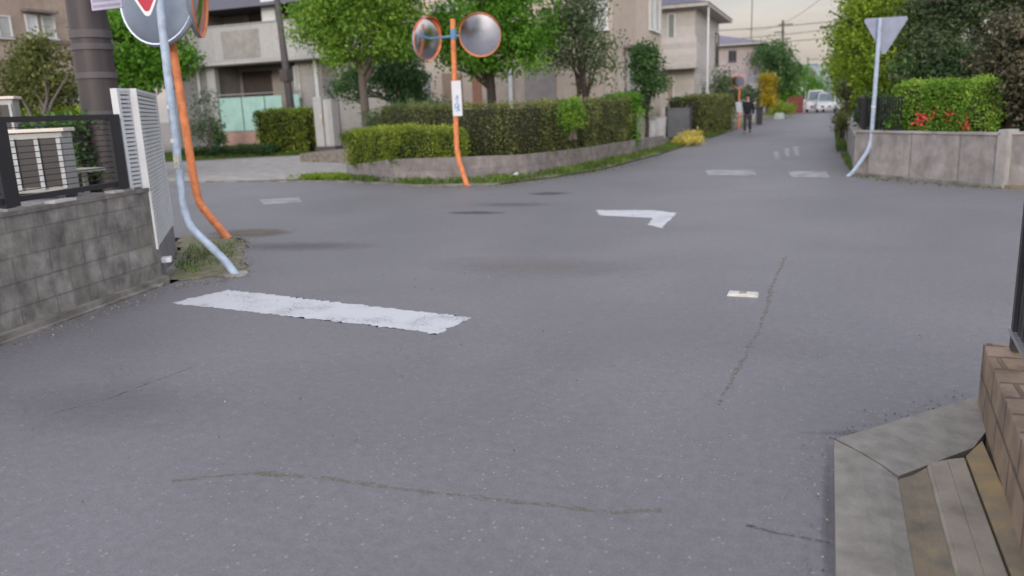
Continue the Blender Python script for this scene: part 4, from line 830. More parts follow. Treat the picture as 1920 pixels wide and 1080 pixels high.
tree('garden_tree', 'purplish brown leaved tree at the right edge of the picture', 'tree', bs, 1.1, [B(1890, 110, 16.6, .72, .7, .85), B(1915, 160, 16.4, .6, .6, .7), B(1880, 180, 16.5, .5, .5, .5), B(1935, 90, 16.7, .7, .7, .8)], 13000, .08, M['leaf_red'], M['bark_dark'], 64, .1, 'garden trees', .12, 130)
shrub('shrub', 'dark green shrub under the reddish tree at right edge', 'shrub', [B(1880, 220, 16.9, .75, .5, .45), B(1930, 190, 17.0, .7, .5, .7), B(1850, 235, 16.9, .3, .3, .3)], 6000, .08, M['leaf_dark'], 65, .12)
shrub('shrub', 'dark shrub filling the garden behind the square green hedge', 'shrub', [B(1700, 200, 18.8, .6, .5, .5), B(1660, 215, 19.6, .6, .6, .4), B(1760, 150, 19.2, .9, .5, .5), B(1830, 150, 19.4, .8, .5, .8)], 9000, .1, M['leaf_dark'], 66, .15)
shrub('shrub', 'purplish bush on the garden wall in front of the yellow green trees', 'shrub', [B(1588, 168, 27, .18, .4, .32)], 1200, .07, M['leaf_red'], 67, .08)
shrub('shrub', 'olive weeds hanging at the far road side of the right wall', 'shrub', [B(1578, 228, 25, .1, 1.2, .25), B(1588, 205, 32, .15, 1.5, .25)], 2500, .08, M['leaf_olive'], 68, .1)
# far left side of far road
hedge('hedge', 'dark green hedge behind the grey gate panel of the white house', [(-6.2, 36.0), (-6.0, 44.0)], .8, 0, 1.65, M['leaf_dark'], 7000, .1, 71)
hedge('hedge', 'olive green hedge beside the far road past the yellow flowers', [(-5.3, 34.0), (-5.0, 43.5)], .7, 0, 1.7, M['leaf_olive'], 9000, .1, 72, jag=.06)
shrub('shrub', 'grey green bush in front of the purple roofed house', 'shrub', [B(1355, 165, 47, .9, 1, 1.1), B(1375, 185, 46, .8, 1, .8), B(1345, 195, 45, .5, .7, .6)], 5000, .14, M['leaf_grey'], 73, .22)
for i, (x, yb, Y, bl, lm, lab, kd) in enumerate([
    (1455, 200, 72, [B(1450, 125, 72, 2.0, 2, 2.0), B(1475, 140, 72, 1.6, 2, 1.4), B(1440, 105, 72, 1.2, 1.5, 1.2), B(1460, 90, 73, .9, 1, .8)], 'leaf_dark', 'green tree rising behind the golden bush down the far road', 'tree'),
    (1485, 205, 84, [B(1480, 155, 84, 2.0, 2, 1.8), B(1465, 170, 84, 1.4, 2, 1.2)], 'leaf_sat', 'mid green tree right of the golden bush down the far road', 'tree'),
    (1530, 195, 135, [B(1528, 165, 135, 2.0, 2, 1.9), B(1522, 178, 135, 1.8, 2, 1.2)], 'leaf_sat', 'dark green round tree behind the parked cars at the road end', 'tree'),
    (1500, 195, 150, [B(1500, 150, 150, 2.5, 2, 2.2)], 'leaf_grey', 'hazy green tree by the pale far building', 'tree')]):
    bs = PY(x, yb, Y); bs.z = 0; tree('street_tree', lab, kd, bs, 1.8, bl, 5000, .24, M[lm], M['bark_dark'], 80+i, .16, 'trees down the far road', .35, 60)
shrub('shrub', 'golden yellow bush beside the far road', 'shrub', [B(1438, 160, 60, .75, .9, .95), B(1435, 185, 60, .8, .9, .7)], 3500, .15, M['leaf_gold'], 91, .18)
shrub('shrub', 'low yellow green bush past the golden bush', 'shrub', [B(1465, 203, 64, 1.1, 1, .45)], 1800, .14, M['leaf_yellow'], 92, .15)
shrub('shrub', 'dark shrub by the road left of the golden bush', 'shrub', [B(1404, 185, 52, .6, .8, .8)], 2000, .12, M['leaf_conifer'], 93, .15)
mb = MB(); a, b = PY(1478, 182, 80), PY(1506, 200, 80); mb.box(a.x, b.x, 80, 80.2, 0, a.z)
mb.build('garden_fence', mat('rust red boards', (.2, .05, .045), .8), label='rust red board fence far down the road at left', cat='fence', group=None)
# wooded far side, beyond the road end: a row of far trees reading as one mass
rg = np.random.default_rng(5); bl = [((x, 230+rg.uniform(-12, 12), rg.uniform(2.0, 3.2)), (7, 5, rg.uniform(2.5, 4.2))) for x in np.arange(-90, 60, 8.0)]
P, C = blobpts(bl, 9000, 1.1, 5, 260); o = leafmesh('distant_trees', P, C, .8, M['leaf_dark'], None, 5, .6, .3, None, Vector((-15, 230, 0))); tag(o, 'distant line of dark trees beyond the end of the road', 'trees', None, 'stuff')

# ------------------------------------------------------------------ buildings
def W(fr): return fr
def window(parent, fr, u0, u1, z0, z1, fm, pm, mull=1, d=.0, sill=True, fw=.05):
    mb = MB(); u0, u1 = sorted((u0, u1))
    for a, b, c, e in ((u0, u0+fw, z0, z1), (u1-fw, u1, z0, z1), (u0+fw, u1-fw, z0, z0+fw), (u0+fw, u1-fw, z1-fw, z1)): mb.ob(fr, a, b, d+.002, d+.06, c, e)
    for k in range(mull): c = u0+(u1-u0)*(k+1)/(mull+1); mb.ob(fr, c-.025, c+.025, d+.002, d+.045, z0+fw, z1-fw)
    wf = mb.build('window', fm, parent)
    mb = MB(); mb.ob(fr, u0+fw, u1-fw, d+.004, d+.02, z0+fw, z1-fw); mb.build('pane', pm, wf)
    if sill: mb = MB(); mb.ob(fr, u0-.05, u1+.05, d+.002, d+.1, z0-.05, z0-.002); mb.build('sill', fm, wf)
    return wf
FX = lambda X: (Vector((X, 0)), Vector((0, 1)), Vector((1, 0)))       # wall facing +X, u = Y
FY = lambda Y: (Vector((0, Y)), Vector((1, 0)), Vector((0, -1)))      # wall facing -Y, u = X
# grey apartment block
YA = 34.0; q = lambda x, y, Y=YA: PY(x, y, Y)
M['ap_wall'] = brickmat('grey apartment cladding', (.36, .35, .335), 1.8, .9, .012, .8, .06, 0, (.24, .23, .22), .3, .8, .15)
M['ap_pale'] = brickmat('pale grey balcony panels', (.44, .45, .44), 1.2, 2.2, .02, .75, .05, 0, (.3, .3, .3), .25, .7, .15)
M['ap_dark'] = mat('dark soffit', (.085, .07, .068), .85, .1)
M['ap_in'] = mat('recess wall', (.24, .22, .205), .85, .08)
ap = thing('apartment_building', 'grey two storey apartment building with balcony and teal screen at left', 'building', (-24, YA, 0))
xl, xr = q(330, 200).x, q(815, 200).x; za = q(540, 113).z; zb = q(540, 42).z
mb = MB(); mb.box(xl, q(412, 200).x, YA, YA+9, 0, za); mb.box(q(560, 200).x, xr, YA, YA+9, 0, za); mb.box(q(412, 200).x, q(560, 200).x, YA+1.8, YA+9, 0, za)
mb.box(xl-3, q(385, 40).x, YA-.6, YA+9, za+.001, 6.8); mb.box(q(385, 40).x, q(640, 40).x, YA+1.3, YA+9, za+.001, 6.8); mb.box(q(640, 40).x, xr, YA-.3, YA+9, za+.001, 6.8)
mb.build('wall', [M['ap_wall']], ap)
mb = MB(); mb.box(xl-3, xr, YA-.7, YA+1.9, za-.12, za); mb.build('floor_slab', M['ap_dark'], ap)  # dark brown ceiling; its dark front edge paints the shadow line below the balcony
mb = MB(); mb.box(q(388, 40).x, q(636, 40).x, YA-.72, YA-.6, za-.05, zb); mb.build('balcony_parapet', M['ap_pale'], ap)
mb = MB(); mb.box(q(388, 40).x, q(636, 40).x, YA-.76, YA-.56, zb+.002, zb+.06); mb.build('balcony_rail', M['alu'], ap)
mb = MB(); mb.box(q(432, 60).x, q(502, 60).x, YA-.74, YA-.721, za+.2, zb-.25); mb.build('balcony_grille', mat('grey grille', (.3, .3, .28), .8), ap)
mb = MB(); mb.box(q(397, 150).x, q(412, 150).x, YA-.35, YA-.05, 0, za-.121); mb.build('pillar', M['ap_pale'], ap)
mb = MB(); mb.box(q(372, 150).x, q(376, 150).x, YA-.1, YA-.01, 0, za-.121); mb.build('downpipe', M['white_paint'], ap)
mb = MB(); mb.box(q(592, 150).x, q(598, 150).x, YA-.1, YA-.01, 0, za-.121); mb.build('downpipe', M['white_paint'], ap)
mb = MB(); mb.box(q(605, 150).x, q(632, 150).x, YA-.04, YA-.004, 0.1, za-.3); mb.build('entrance', mat('dark grey door', (.16, .155, .16), .7), ap)  # flat dark grey panel, darker than the cladding
mb = MB(); mb.box(q(470, 150).x, q(548, 150).x, YA+1.7, YA+1.79, .1, za-.5); mb.build('shutter', mat('pale shutter', (.38, .36, .33), .7, .05), ap)
mb = MB(); mb.box(q(412, 150).x+.02, q(470, 150).x, YA+1.72, YA+1.79, .1, za-.3); mb.build('sliding_door', M['ap_dark'], ap)
window(ap, FY(YA-.02), q(553, 150).x, q(563, 150).x, q(555, 186).z, za-.3, M['white_paint'], M['pane_light'], 0, sill=False, fw=.03)
window(ap, FY(YA+1.3), q(435, 20).x, q(500, 20).x, za+1.0, za+3.1, mat('brown frame', (.12, .07, .06), .6), mat('brown curtain glass', (.16, .11, .1), .4), 1)
mb = MB(); mb.box(q(503, 20).x, q(528, 20).x, YA-.55, YA-.45, zb+.061, zb+2.0); mb.build('partition', M['white_paint'], ap)
tl = mat('mint frosted panel', (.36, .58, .53), .35, .08, 2)
for x0, x1 in ((414, 455), (457, 498), (500, 531), (548, 564)):
    a, b = q(x0, 215, YA-.48), q(x1, 215, YA-.48); mt_, mb_z = q(480, 181, YA-.48).z, q(480, 244, YA-.48).z; mb = MB(); mb.box(a.x, b.x, YA-.5, YA-.46, mb_z, mt_); mb.build('balcony_screen', tl, ap)
a, b = q(412, 180, YA-.45), q(566, 180, YA-.45)
mb = MB(); mb.box(a.x, b.x, YA-.53, YA-.44, a.z, a.z+.06); mb.box(a.x, b.x, YA-.53, YA-.44, q(480, 244, YA).z-.06, q(480, 244, YA).z); mb.build('screen_rail', M['alu'], ap)
mb = MB(); mb.box(a.x, b.x, YA-.52, YA-.3, 0, q(480, 246, YA).z); mb.build('balcony_base', mat('pinkish base', (.4, .26, .22), .85, .1), ap)
mb = MB(); mb.hexa([(xl-3.5, YA-1.2, 6.8), (xr+.5, YA-1.2, 6.8), (xr+.5, YA+9.5, 6.8), (xl-3.5, YA+9.5, 6.8), (xl, YA+3.5, 8.6), (xr-3, YA+3.5, 8.6), (xr-3, YA+4.5, 8.6), (xl, YA+4.5, 8.6)]); mb.build('roof', mat('slate roof', (.08, .08, .1), .7), ap)
# front garden of the apartment
a, b = PY(491, 230, 29), PY(583, 230, 29)
hedge('hedge', 'dark clipped square hedge before the grey apartment building', [(a.x+.1, 29), (b.x-.1, 29)], .9, 0, PY(540, 207, 29).z, M['leaf_box'], 9000, .09, 95, jag=.05)
a, b = PY(585, 182, 28.5), PY(627, 268, 28.5); gp = thing('gate_pillar', 'pale rendered gate pillar with dark base left of the light hedge', 'pillar', (a.x, 28.5, 0))
mb = MB(); mb.box(a.x, (a.x+b.x)/2-.03, 28.5, 29.0, .32, a.z); mb.box((a.x+b.x)/2+.03, b.x, 28.5, 29.0, .32, a.z-.12); mb.build('column', M['ap_pale'], gp, bevel=.02)
mb = MB(); mb.box(a.x-.05, b.x+.05, 28.45, 29.05, 0, .32); mb.build('base', M['ap_dark'], gp)
mb = MB(); mb.box(a.x+.3, a.x+.42, 28.46, 28.498, 1.3, 1.62); mb.build('letter_slot', mat('cream plate', (.5, .47, .38), .6), gp)
a = PY(538, 205, 30); lp_ = thing('lamp_post', 'slim dark lamp post before the grey apartment building', 'lamp post', (a.x, 30, 0))
mb = MB(); mb.tube([(a.x+.25, 30, 0), (a.x+.2, 30, 2.5), (a.x-.0, 30, 8.5)], [.2, .17, .1], 12); mb.build('shaft', mat('dark grey paint', (.07, .065, .07), .6), lp_)
mb = MB(); z = PY(540, 130, 30).z; mb.box(a.x-.02, a.x+.36, 29.75, 30.2, z-.5, z); mb.build('control_box', M['ap_dark'], lp_)
shrub('shrub', 'loose pale rose bush at the left side of the apartment lawn', 'shrub', [B(385, 215, 26, .7, .5, 1.0), B(375, 245, 26, .6, .5, .5)], 1500, .1, M['leaf_grey'], 96, .2)
shrub('shrub', 'small dark round bush near the teal balcony screen', 'shrub', [B(408, 248, 31, .45, .4, .7)], 1500, .1, M['leaf_dark'], 97, .1)
a, b = PY(350, 285, 27), PY(480, 285, 27)
hedge('hedge', 'very low dark hedge strip at the left end of the lawn', [(a.x, 27.2), (b.x, 28.2)], .7, 0, .42, M['leaf_dark'], 4000, .09, 98)
# tan house far left
tn = thing('house', 'tan two storey house at the top left corner', 'building', (-27, 20, 0))
M['tan'] = brickmat('tan siding', (.42, .34, .28), 1.5, .45, .012, .8, .08, .5, (.3, .25, .2), .25, .85, .2)
XT = -27.0; fT = FX(XT); yt = lambda x: PX(x, 60, XT).y; zt_ = lambda x, y: PX(x, y, XT).z
yr_ = yt(147)
mb = MB(); mb.box(-38, XT, 17.9, yr_, 0, 7.4); mb.build('wall', M['tan'], tn)
z = zt_(70, 76); mb = MB(); mb.ob(fT, 17.85, yr_+.03, .004, .07, z-.08, z+.06); mb.build('belt_course', mat('brown trim', (.2, .15, .13), .7), tn)
for x0, x1, y0, y1, pm in ((50, 72, 28, 74, 'white_paint'), (80, 104, 28, 70, 'pane_light'), (-4, 22, 34, 74, 'pane_light')):
    window(tn, fT, yt(x0), yt(x1), zt_(60, y1), zt_(60, y0), M['white_paint'], M[pm], 0)
mb = MB(); mb.ob(fT, yt(45), yt(102), .004, .4, zt_(60, 24), zt_(60, 19)); mb.build('awning', mat('awning', (.2, .17, .16), .7), tn)
window(tn, fT, yt(98), yt(128), zt_(110, 205), zt_(110, 158), M['white_paint'], M['pane_light'], 1)
mb = MB(); mb.hexa([(-39, 17.2, 7.4), (XT+.7, 17.2, 7.4), (XT+.7, yr_+.7, 7.4), (-39, yr_+.7, 7.4), (-37, 19.8, 9), (XT-2.2, 19.8, 9), (XT-2.2, 20.3, 9), (-37, 20.3, 9)]); mb.build('roof', mat('brown roof', (.12, .09, .08), .8), tn)
# beige centre house
Xb, Yb, Yb2 = -7.35, 29.2, 38.2
bh = thing('house', 'beige two storey house rising behind the garden trees in the centre', 'building', (-12, Yb, 0))
M['beige'] = brickmat('beige stucco', (.56, .49, .41), 3, 2.9, .006, .85, .06, 0, (.34, .29, .23), .25, .85, .1)
qb = lambda x, y: PY(x, y, Yb)
mb = MB(); xL = qb(800, 150).x; mb.box(xL, Xb, Yb, Yb2, 0, 7.0); mb.build('wall', M['beige'], bh)
bands = [(796, 806, (.3, .32, .33)), (830, 866, (.3, .22, .16)), (886, 902, (.33, .17, .11)), (985, 1042, (.27, .25, .24))]
for x0, x1, c in bands:
    mb = MB(); mb.box(qb(x0, 150).x, qb(x1, 150).x, Yb-.06, Yb-.004, .3, 3.0); mb.build('shutter', mat('shutter panel', c, .7, .1), bh)
mb = MB(); mb.box(qb(955, 150).x, qb(962, 150).x, Yb-.12, Yb-.07, .3, 3.2); mb.build('downpipe', M['white_paint'], bh)
fbx = FX(Xb)
def yx(px_, X): return PX(px_, 100, X).y
window(bh, fbx, yx(1217, Xb), yx(1226, Xb), PX(1220, 56, Xb).z, 6.3, M['white_paint'], M['pane_light'], 0)
window(bh, fbx, yx(1227, Xb), yx(1236, Xb), PX(1230, 60, Xb).z, 6.3, M['white_paint'], M['pane_light'], 0)
window(bh, fbx, yx(1171, Xb), yx(1193, Xb), PX(1180, 176, Xb).z, PX(1180, 94, Xb).z, mat('grey brown frame', (.2, .17, .16), .6), M['pane_light'], 1)
mb = MB(); mb.ob(fbx, yx(1168, Xb), yx(1198, Xb), .0, .45, PX(1180, 92, Xb).z, PX(1180, 92, Xb).z+.1); mb.build('canopy', mat('grey canopy', (.24, .21, .2), .7), bh)
window(bh, FY(Yb), qb(1172, -10).x if False else qb(1100, 0).x, qb(1140, 0).x, 4.2, 5.6, M['white_paint'], M['pane_light'], 1)
window(bh, FY(Yb), qb(785+30, 20).x, qb(860, 20).x, 4.2, 5.6, M['white_paint'], M['pane_light'], 1)
mb = MB(); mb.ob(fbx, Yb2-.02, Yb2+.12, -.1, .03, 0, 7.0); mb.build('corner_trim', mat('pale trim', (.5, .46, .4), .7), bh)
mb = MB(); mb.hexa([(xL-.7, Yb-.7, 7.0), (Xb+.6, Yb-.7, 7.0), (Xb+.6, Yb2+.7, 7.0), (xL-.7, Yb2+.7, 7.0), (xL+3, Yb+4, 9), (Xb-3, Yb+4, 9), (Xb-3, Yb+5, 9), (xL+3, Yb+5, 9)]); mb.build('roof', mat('grey roof', (.1, .1, .12), .7), bh)
# gate, bin, pillars beside the house
a, b = PY(1188, 215, 27.8), PY(1214, 245, 27.8); mb = MB(); mb.box(a.x, b.x, 27.8, 28.1, 0, a.z-.1); mb.build('gate_pillar', M['ap_wall'], label='grey gate pillar right of the green bush end', cat='pillar', bevel=.02)
a, b = PY(1216, 225, 30), PY(1244, 245, 30)
for i, (x0, x1, y0) in enumerate(((1217, 1230, 228), (1231, 1245, 222))):
    a, b = PY(x0, y0, 30), PY(x1, 245, 30); mb = MB(); mb.tube([(a.x+.12, 30, 0.02), (a.x+.13, 30, .3), (a.x+.13, 30, a.z)], [.17, .2, .24], 14); mb.tube([(a.x+.13, 30, a.z), (a.x+.13, 30, a.z+.03)], [.26, .26], 14)
    mb.build('plant_pot', mat('pale pot', (.42, .43, .45), .8), label=('short' if i == 0 else 'taller')+' pale plant pot under the narrow dark tree', cat='pot', group='pale plant pots')
gpn = thing('garden_gate', 'dark grey panel gate left of the olive hedge by the far road', 'gate', (-6.4, 33, 0))
a, b = PY(1250, 203, 33.5), PY(1296, 203, 33.5); mb = MB(); mb.box(a.x, b.x, 33.5, 33.56, .1, a.z); mb.build('panel', mat('dark grey panel', (.1, .11, .125), .6), gpn)
for x in (a.x, b.x): mb = MB(); mb.box(x-.04, x+.04, 33.44, 33.499, 0, a.z+.08); mb.build('post', M['metal_black'], gpn)
lw = thing('retaining_wall', 'low grey block wall along the far road under the olive hedge', 'wall', (-5, 32, 0)); polywall(lw, 'wall', [(-5.15, 31), (-4.95, 38), (-4.7, 46)], -.02, [.4, .4, .35], .15, M['lowblock'])
# white house
Xw, Yw, Yw2 = -6.75, 44.5, 54.3
wh = thing('house', 'off white two storey house with box balcony and grey roof by the far road', 'building', (Xw, Yw, 0))
M['whitewall'] = brickmat('off white siding', (.52, .5, .47), 6, .3, .008, .88, .05, .5, (.4, .38, .35), .2, .85, .2)
qw = lambda x, y: PY(x, y, Yw)
mb = MB(); mb.box(-18, Xw, Yw, Yw2, 0, 6.35); mb.build('wall', M['whitewall'], wh)
zb1, zb2 = qw(1280, 130).z, qw(1280, 72).z
mb = MB(); mb.box(-14, qw(1312, 100).x, Yw-1.2, Yw-.004, zb1, zb1+.16); mb.build('balcony_slab', mat('pale slab', (.45, .43, .4), .8), wh)
mb = MB(); mb.box(-14, qw(1312, 100).x, Yw-1.2, Yw-1.08, zb1+.161, zb2); mb.box(qw(1312, 100).x-.12, qw(1312, 100).x, Yw-1.079, Yw-.004, zb1+.161, zb2); mb.build('balcony_parapet', M['whitewall'], wh)
window(wh, FY(Yw), qw(1252, 50).x, qw(1266, 50).x, zb1+.3, qw(1260, 25).z, M['white_paint'], mat('greenish pane', (.2, .22, .2), .3), 0, sill=False)
window(wh, FY(Yw), qw(1250, 50).x, qw(1264, 50).x, .4, zb1-.3, M['white_paint'], mat('pinkish curtain', (.3, .24, .21), .5), 0, sill=False)
mb = MB(); mb.box(qw(1327, 50).x, qw(1330, 50).x, Yw-.1, Yw-.004, 0, 6.3); mb.build('downpipe', M['white_paint'], wh)
fwx = FX(Xw); window(wh, fwx, yx(1343, Xw) if False else PX(1341, 60, Xw).y, PX(1347, 60, Xw).y, 3.7, 5.6, mat('dark frame', (.1, .1, .1), .6), M['pane'], 0)
window(wh, fwx, 46.5, 48.2, .9, 2.3, M['white_paint'], M['pane'], 1)
mr_ = brickmat('grey purple roof tiles', (.13, .125, .17), .3, .25, .02, .6, .15, .5, (.08, .08, .1), .3, .6, .5)
mb = MB(); e = .75
mb.hexa([(-19, Yw-e, 6.3), (Xw+e, Yw-e, 6.3), (Xw+e, Yw2+e, 6.3), (-19, Yw2+e, 6.3), (-19, Yw-e, 6.48), (Xw+e, Yw-e, 6.48), (Xw+e, Yw2+e, 6.48), (-19, Yw2+e, 6.48)]); mb.build('eaves', mat('pale eaves', (.42, .4, .38), .8), wh)
mb = MB(); mb.hexa([(-19, Yw-e-.05, 6.482), (Xw+e+.05, Yw-e-.05, 6.482), (Xw+e+.05, Yw2+e+.05, 6.482), (-19, Yw2+e+.05, 6.482), (-19, Yw+4.3, 8.1), (Xw-4.5, Yw+4.3, 8.1), (Xw-4.5, Yw+5.2, 8.1), (-19, Yw+5.2, 8.1)]); mb.build('roof', mr_, wh)
# purple roofed house
Xp, Yp1, Yp2 = -6.0, 73, 82
ph = thing('house', 'pinkish house with purple hipped roof beyond the off white house', 'building', (Xp, Yp1, 0))
ze = PY(1400, 84, Yp1).z
mb = MB(); mb.box(-17, Xp, Yp1, Yp2, 0, ze); mb.build('wall', brickmat('pinkish siding', (.42, .37, .37), 6, .4, .01, .88, .05, .5, (.3, .27, .27), .25), ph)
window(ph, FY(Yp1), PY(1366, 100, Yp1).x, PY(1381, 100, Yp1).x, PY(1370, 116, Yp1).z, PY(1370, 95, Yp1).z, mat('dark purple frame', (.08, .07, .1), .6), M['pane'], 1)
window(ph, FX(Xp), 75, 77, 4.2, 5.5, M['white_paint'], M['pane'], 1); window(ph, FX(Xp), 76, 79, 1, 2.5, M['white_paint'], M['pane'], 1)
mb = MB(); mb.box(PY(1405, 100, Yp1).x, Xp+.4, Yp1-.5, Yp1-.004, 0, 3.6); mb.build('porch', mat('bluish porch wall', (.26, .27, .33), .8), ph)
mb = MB(); zr = PY(1380, 64, Yp1+4).z
mb.hexa([(-18, Yp1-.8, ze), (Xp+.8, Yp1-.8, ze), (Xp+.8, Yp2+.8, ze), (-18, Yp2+.8, ze), (-18, Yp1-.8, ze+.15), (Xp+.8, Yp1-.8, ze+.15), (Xp+.8, Yp2+.8, ze+.15), (-18, Yp2+.8, ze+.15)]); mb.build('eaves', M['ap_pale'], ph)
mb = MB(); mb.hexa([(-18, Yp1-.85, ze+.152), (Xp+.85, Yp1-.85, ze+.152), (Xp+.85, Yp2+.85, ze+.152), (-18, Yp2+.85, ze+.152), (-14, Yp1+4, zr), (Xp-3.6, Yp1+4, zr), (Xp-3.6, Yp1+5, zr), (-14, Yp1+5, zr)])
mb.build('roof', brickmat('purple roof tiles', (.2, .19, .26), .3, .25, .02, .6, .15, .5, (.1, .1, .15), .3, .6, .5), ph)
# far pale buildings
def simple_house(label, x0, x1, Y, h, wm, rm, dep=8, roofh=1.5):
    t = thing('house', label, 'building', ((x0+x1)/2, Y, 0)); mb = MB(); mb.box(x0, x1, Y, Y+dep, 0, h); mb.build('wall', wm, t)
    for k in range(2):
        c = x0+(x1-x0)*(k+.5)/2
        for z in ((1.0, 2.2),)+(((3.8, 5.0),) if h > 5 else ()): window(t, FY(Y), c-.7, c+.7, *z, M['white_paint'], M['pane'], 1)
    mb = MB(); mb.hexa([(x0-.5, Y-.5, h), (x1+.5, Y-.5, h), (x1+.5, Y+dep+.5, h), (x0-.5, Y+dep+.5, h), (x0+.5, Y+dep/2-.3, h+roofh), (x1-.5, Y+dep/2-.3, h+roofh), (x1-.5, Y+dep/2+.3, h+roofh), (x0+.5, Y+dep/2+.3, h+roofh)]); mb.build('roof', rm, t)
pale = mat('pale bluish wall', (.5, .54, .55), .8, .06); pr = mat('pale roof', (.3, .33, .38), .7)
a, b = PY(1478, 150, 105), PY(1508, 150, 105); simple_house('small white house far down the road on the left', a.x, b.x, 105, PY(1490, 158, 105).z, pale, pr, 8, 1.0)
a, b = PY(1510, 150, 170), PY(1556, 150, 170)
fb = thing('far_building', 'pale blue green flat roofed building closing the far road', 'building', (a.x, 250, 0)); a, b = PY(1512, 122, 250), PY(1600, 122, 250)
mb = MB(); mb.box(a.x, b.x, 250, 262, 0, a.z); mb.build('wall', brickmat('pale blue green cladding', (.3, .38, .42), 4, 3, .1, .85, .06, 0, (.25, .32, .36), .2), fb)
mb = MB(); mb.box(a.x-.3, b.x+.3, 249.7, 262.3, a.z, a.z+.5); mb.build('parapet', mat('pale parapet', (.4, .5, .52), .8), fb)
mb = MB()
for k in range(5): mb.box(a.x+1.2+k*2.6, a.x+2.6+k*2.6, 249.9, 249.98, a.z-3.2, a.z-1.8)
mb.build('windows', M['pane'], fb)
# right-hand houses behind the trees
rh = thing('house', 'house with tan gable glimpsed between the conifer and reddish tree', 'building', (8, 26, .5)); M['rh'] = mat('dusty wall', (.36, .34, .33), .85, .1)
mb = MB(); mb.box(3.3, 13, 26, 34, .5, 4.2); mb.build('wall', M['rh'], rh)
mb = MB(); mb.hexa([(2.7, 25.3, 4.2), (13.6, 25.3, 4.2), (13.6, 34.7, 4.2), (2.7, 34.7, 4.2), (5.5, 29.5, 6), (11, 29.5, 6), (11, 30.5, 6), (5.5, 30.5, 6)]); mb.build('roof', mat('tan roof', (.3, .22, .18), .8), rh)
window(rh, FY(26), 3.7, 4.9, 2.0, 3.4, M['white_paint'], M['pane_light'], 1)
mb = MB(); p = PY(1808, 130, 19.8); mb.tube([(p.x, 19.8, .5), (p.x, 19.8, PY(1808, 130, 19.8).z)], [.1, .09], 10); mb.tube([(p.x, 19.8, PY(1808, 130, 19.8).z), (p.x, 19.8, PY(1808, 126, 19.8).z)], [.14, .1], 10)
mb.build('garden_post', mat('pinkish post', (.42, .35, .32), .8), label='pale pinkish post in the garden behind the square hedge', cat='post')
simple_house('grey house behind the right hand trees along the far road', 6, 15, 50, 5.4, M['rh'], pr)
# hills
M['hill'] = noisy('haze tinted hill forest', [(.3, (.1, .15, .14)), (.6, (.16, .22, .2)), (.8, (.2, .25, .25))], .02)  # bluish tint in the forest colour stands in for distance haze
mb = MB(); n = 60; vs = []; fs = []
from mathutils import noise
for i in range(n+1):
    x = -900+i*30
    h = 42+16*noise.noise(Vector((x*.004, 0, 5)))+6*noise.noise(Vector((x*.02, 0, 5)))
    for y, k in ((1100, 0), (1250, .75), (1400, 1), (1600, 0)): vs.append((x, y, h*k-.5))
for i in range(n):
    for j in range(3): a = i*4+j; fs.append((a, a+4, a+5, a+1))
mb.add(vs, fs, 0, True); mb.build('hills', M['hill'], kind='structure')

# ------------------------------------------------------------------ far street things
def upole(x, ytop, ybase, Y, label, wood=True, arms=()):
    b_ = PY(x, ybase, Y); tp = PY(x, ytop, Y); t = thing('utility_pole', label, 'utility pole', (b_.x, Y, 0), 'utility poles down the far road')
    mb = MB(); mb.tube([(b_.x, Y, 0), (tp.x, Y, tp.z)], [.17, .11], 10); mb.build('shaft', M['polegrey'], t)
    for z, l, s in arms: mb = MB(); mb.box(b_.x-l+s, b_.x+l+s, Y-.06, Y+.06, tp.z-z, tp.z-z+.12); mb.build('crossarm', M['polegrey'], t)
    return tp
M['polegrey'] = mat('pole', (.11, .09, .09), .8)
tpA = upole(1468, 38, 195, 90, 'utility pole with side arms left of the road end trees', arms=((.5, .7, 0), (1.2, .5, -.6), (2.6, .8, -.5), (1.9, .35, .2)))
upole(1482, 90, 195, 120, 'short utility pole top behind the green trees', arms=((.4, .6, 0),))
upole(1515, 107, 195, 165, 'farthest utility pole with small crossarms', arms=((.5, 1.0, .5), (1.4, 1.0, .5)))
a = PY(1409, 0, 70); an = thing('antenna_mast', 'very thin tall mast standing behind the purple roofed house', 'mast', (a.x, 84, 0))
a0, a1 = PY(1408, 85, 84), PY(1411, -12, 84); mb = MB(); mb.tube([(a0.x, 84, 0), a0, a1], [.06, .05, .04], 6); mb.build('shaft', M['polegrey'], an)
def wire(p0, p1, sag, label, r=.014):
    p0, p1 = Vector(p0), Vector(p1); mb = MB(); pts = []
    for k in range(25): t = k/24; p = p0.lerp(p1, t); p.z -= sag*4*t*(1-t); pts.append(p)
    mb.tube(pts, r, 5); mb.build('power_line', M['wire'], label=label, cat='cable', group='overhead cables across the far road')
M['wire'] = mat('cable', (.07, .055, .055), .8)
def wpx(x, y, Y): return PY(x, y, Y)
Yw_ = 90
wire(wpx(1330, 58, Yw_), wpx(1720, 20, Yw_), .25, 'uppermost overhead cable crossing the sky over the far road', .035)
wire(wpx(1370, 73, Yw_), wpx(1720, 30, Yw_), .25, 'middle overhead cable with the dark sleeve on it', .03)
wire(wpx(1420, 81, Yw_), wpx(1720, 50, Yw_), .2, 'lowest overhead cable reaching the crossarmed pole', .035)
wire(wpx(1400, 55, 60), wpx(1560, -20, 40), .6, 'fine slanting overhead cable rising to the upper right', .01)
mb = MB(); a, b = wpx(1537, 52, Yw_-.1), wpx(1565, 49, Yw_-.1); mb.tube([a, b], .12, 8); mb.build('cable_sleeve', M['metal_black'], label='short dark sleeve hanging on the middle overhead cable', cat='cable sleeve')
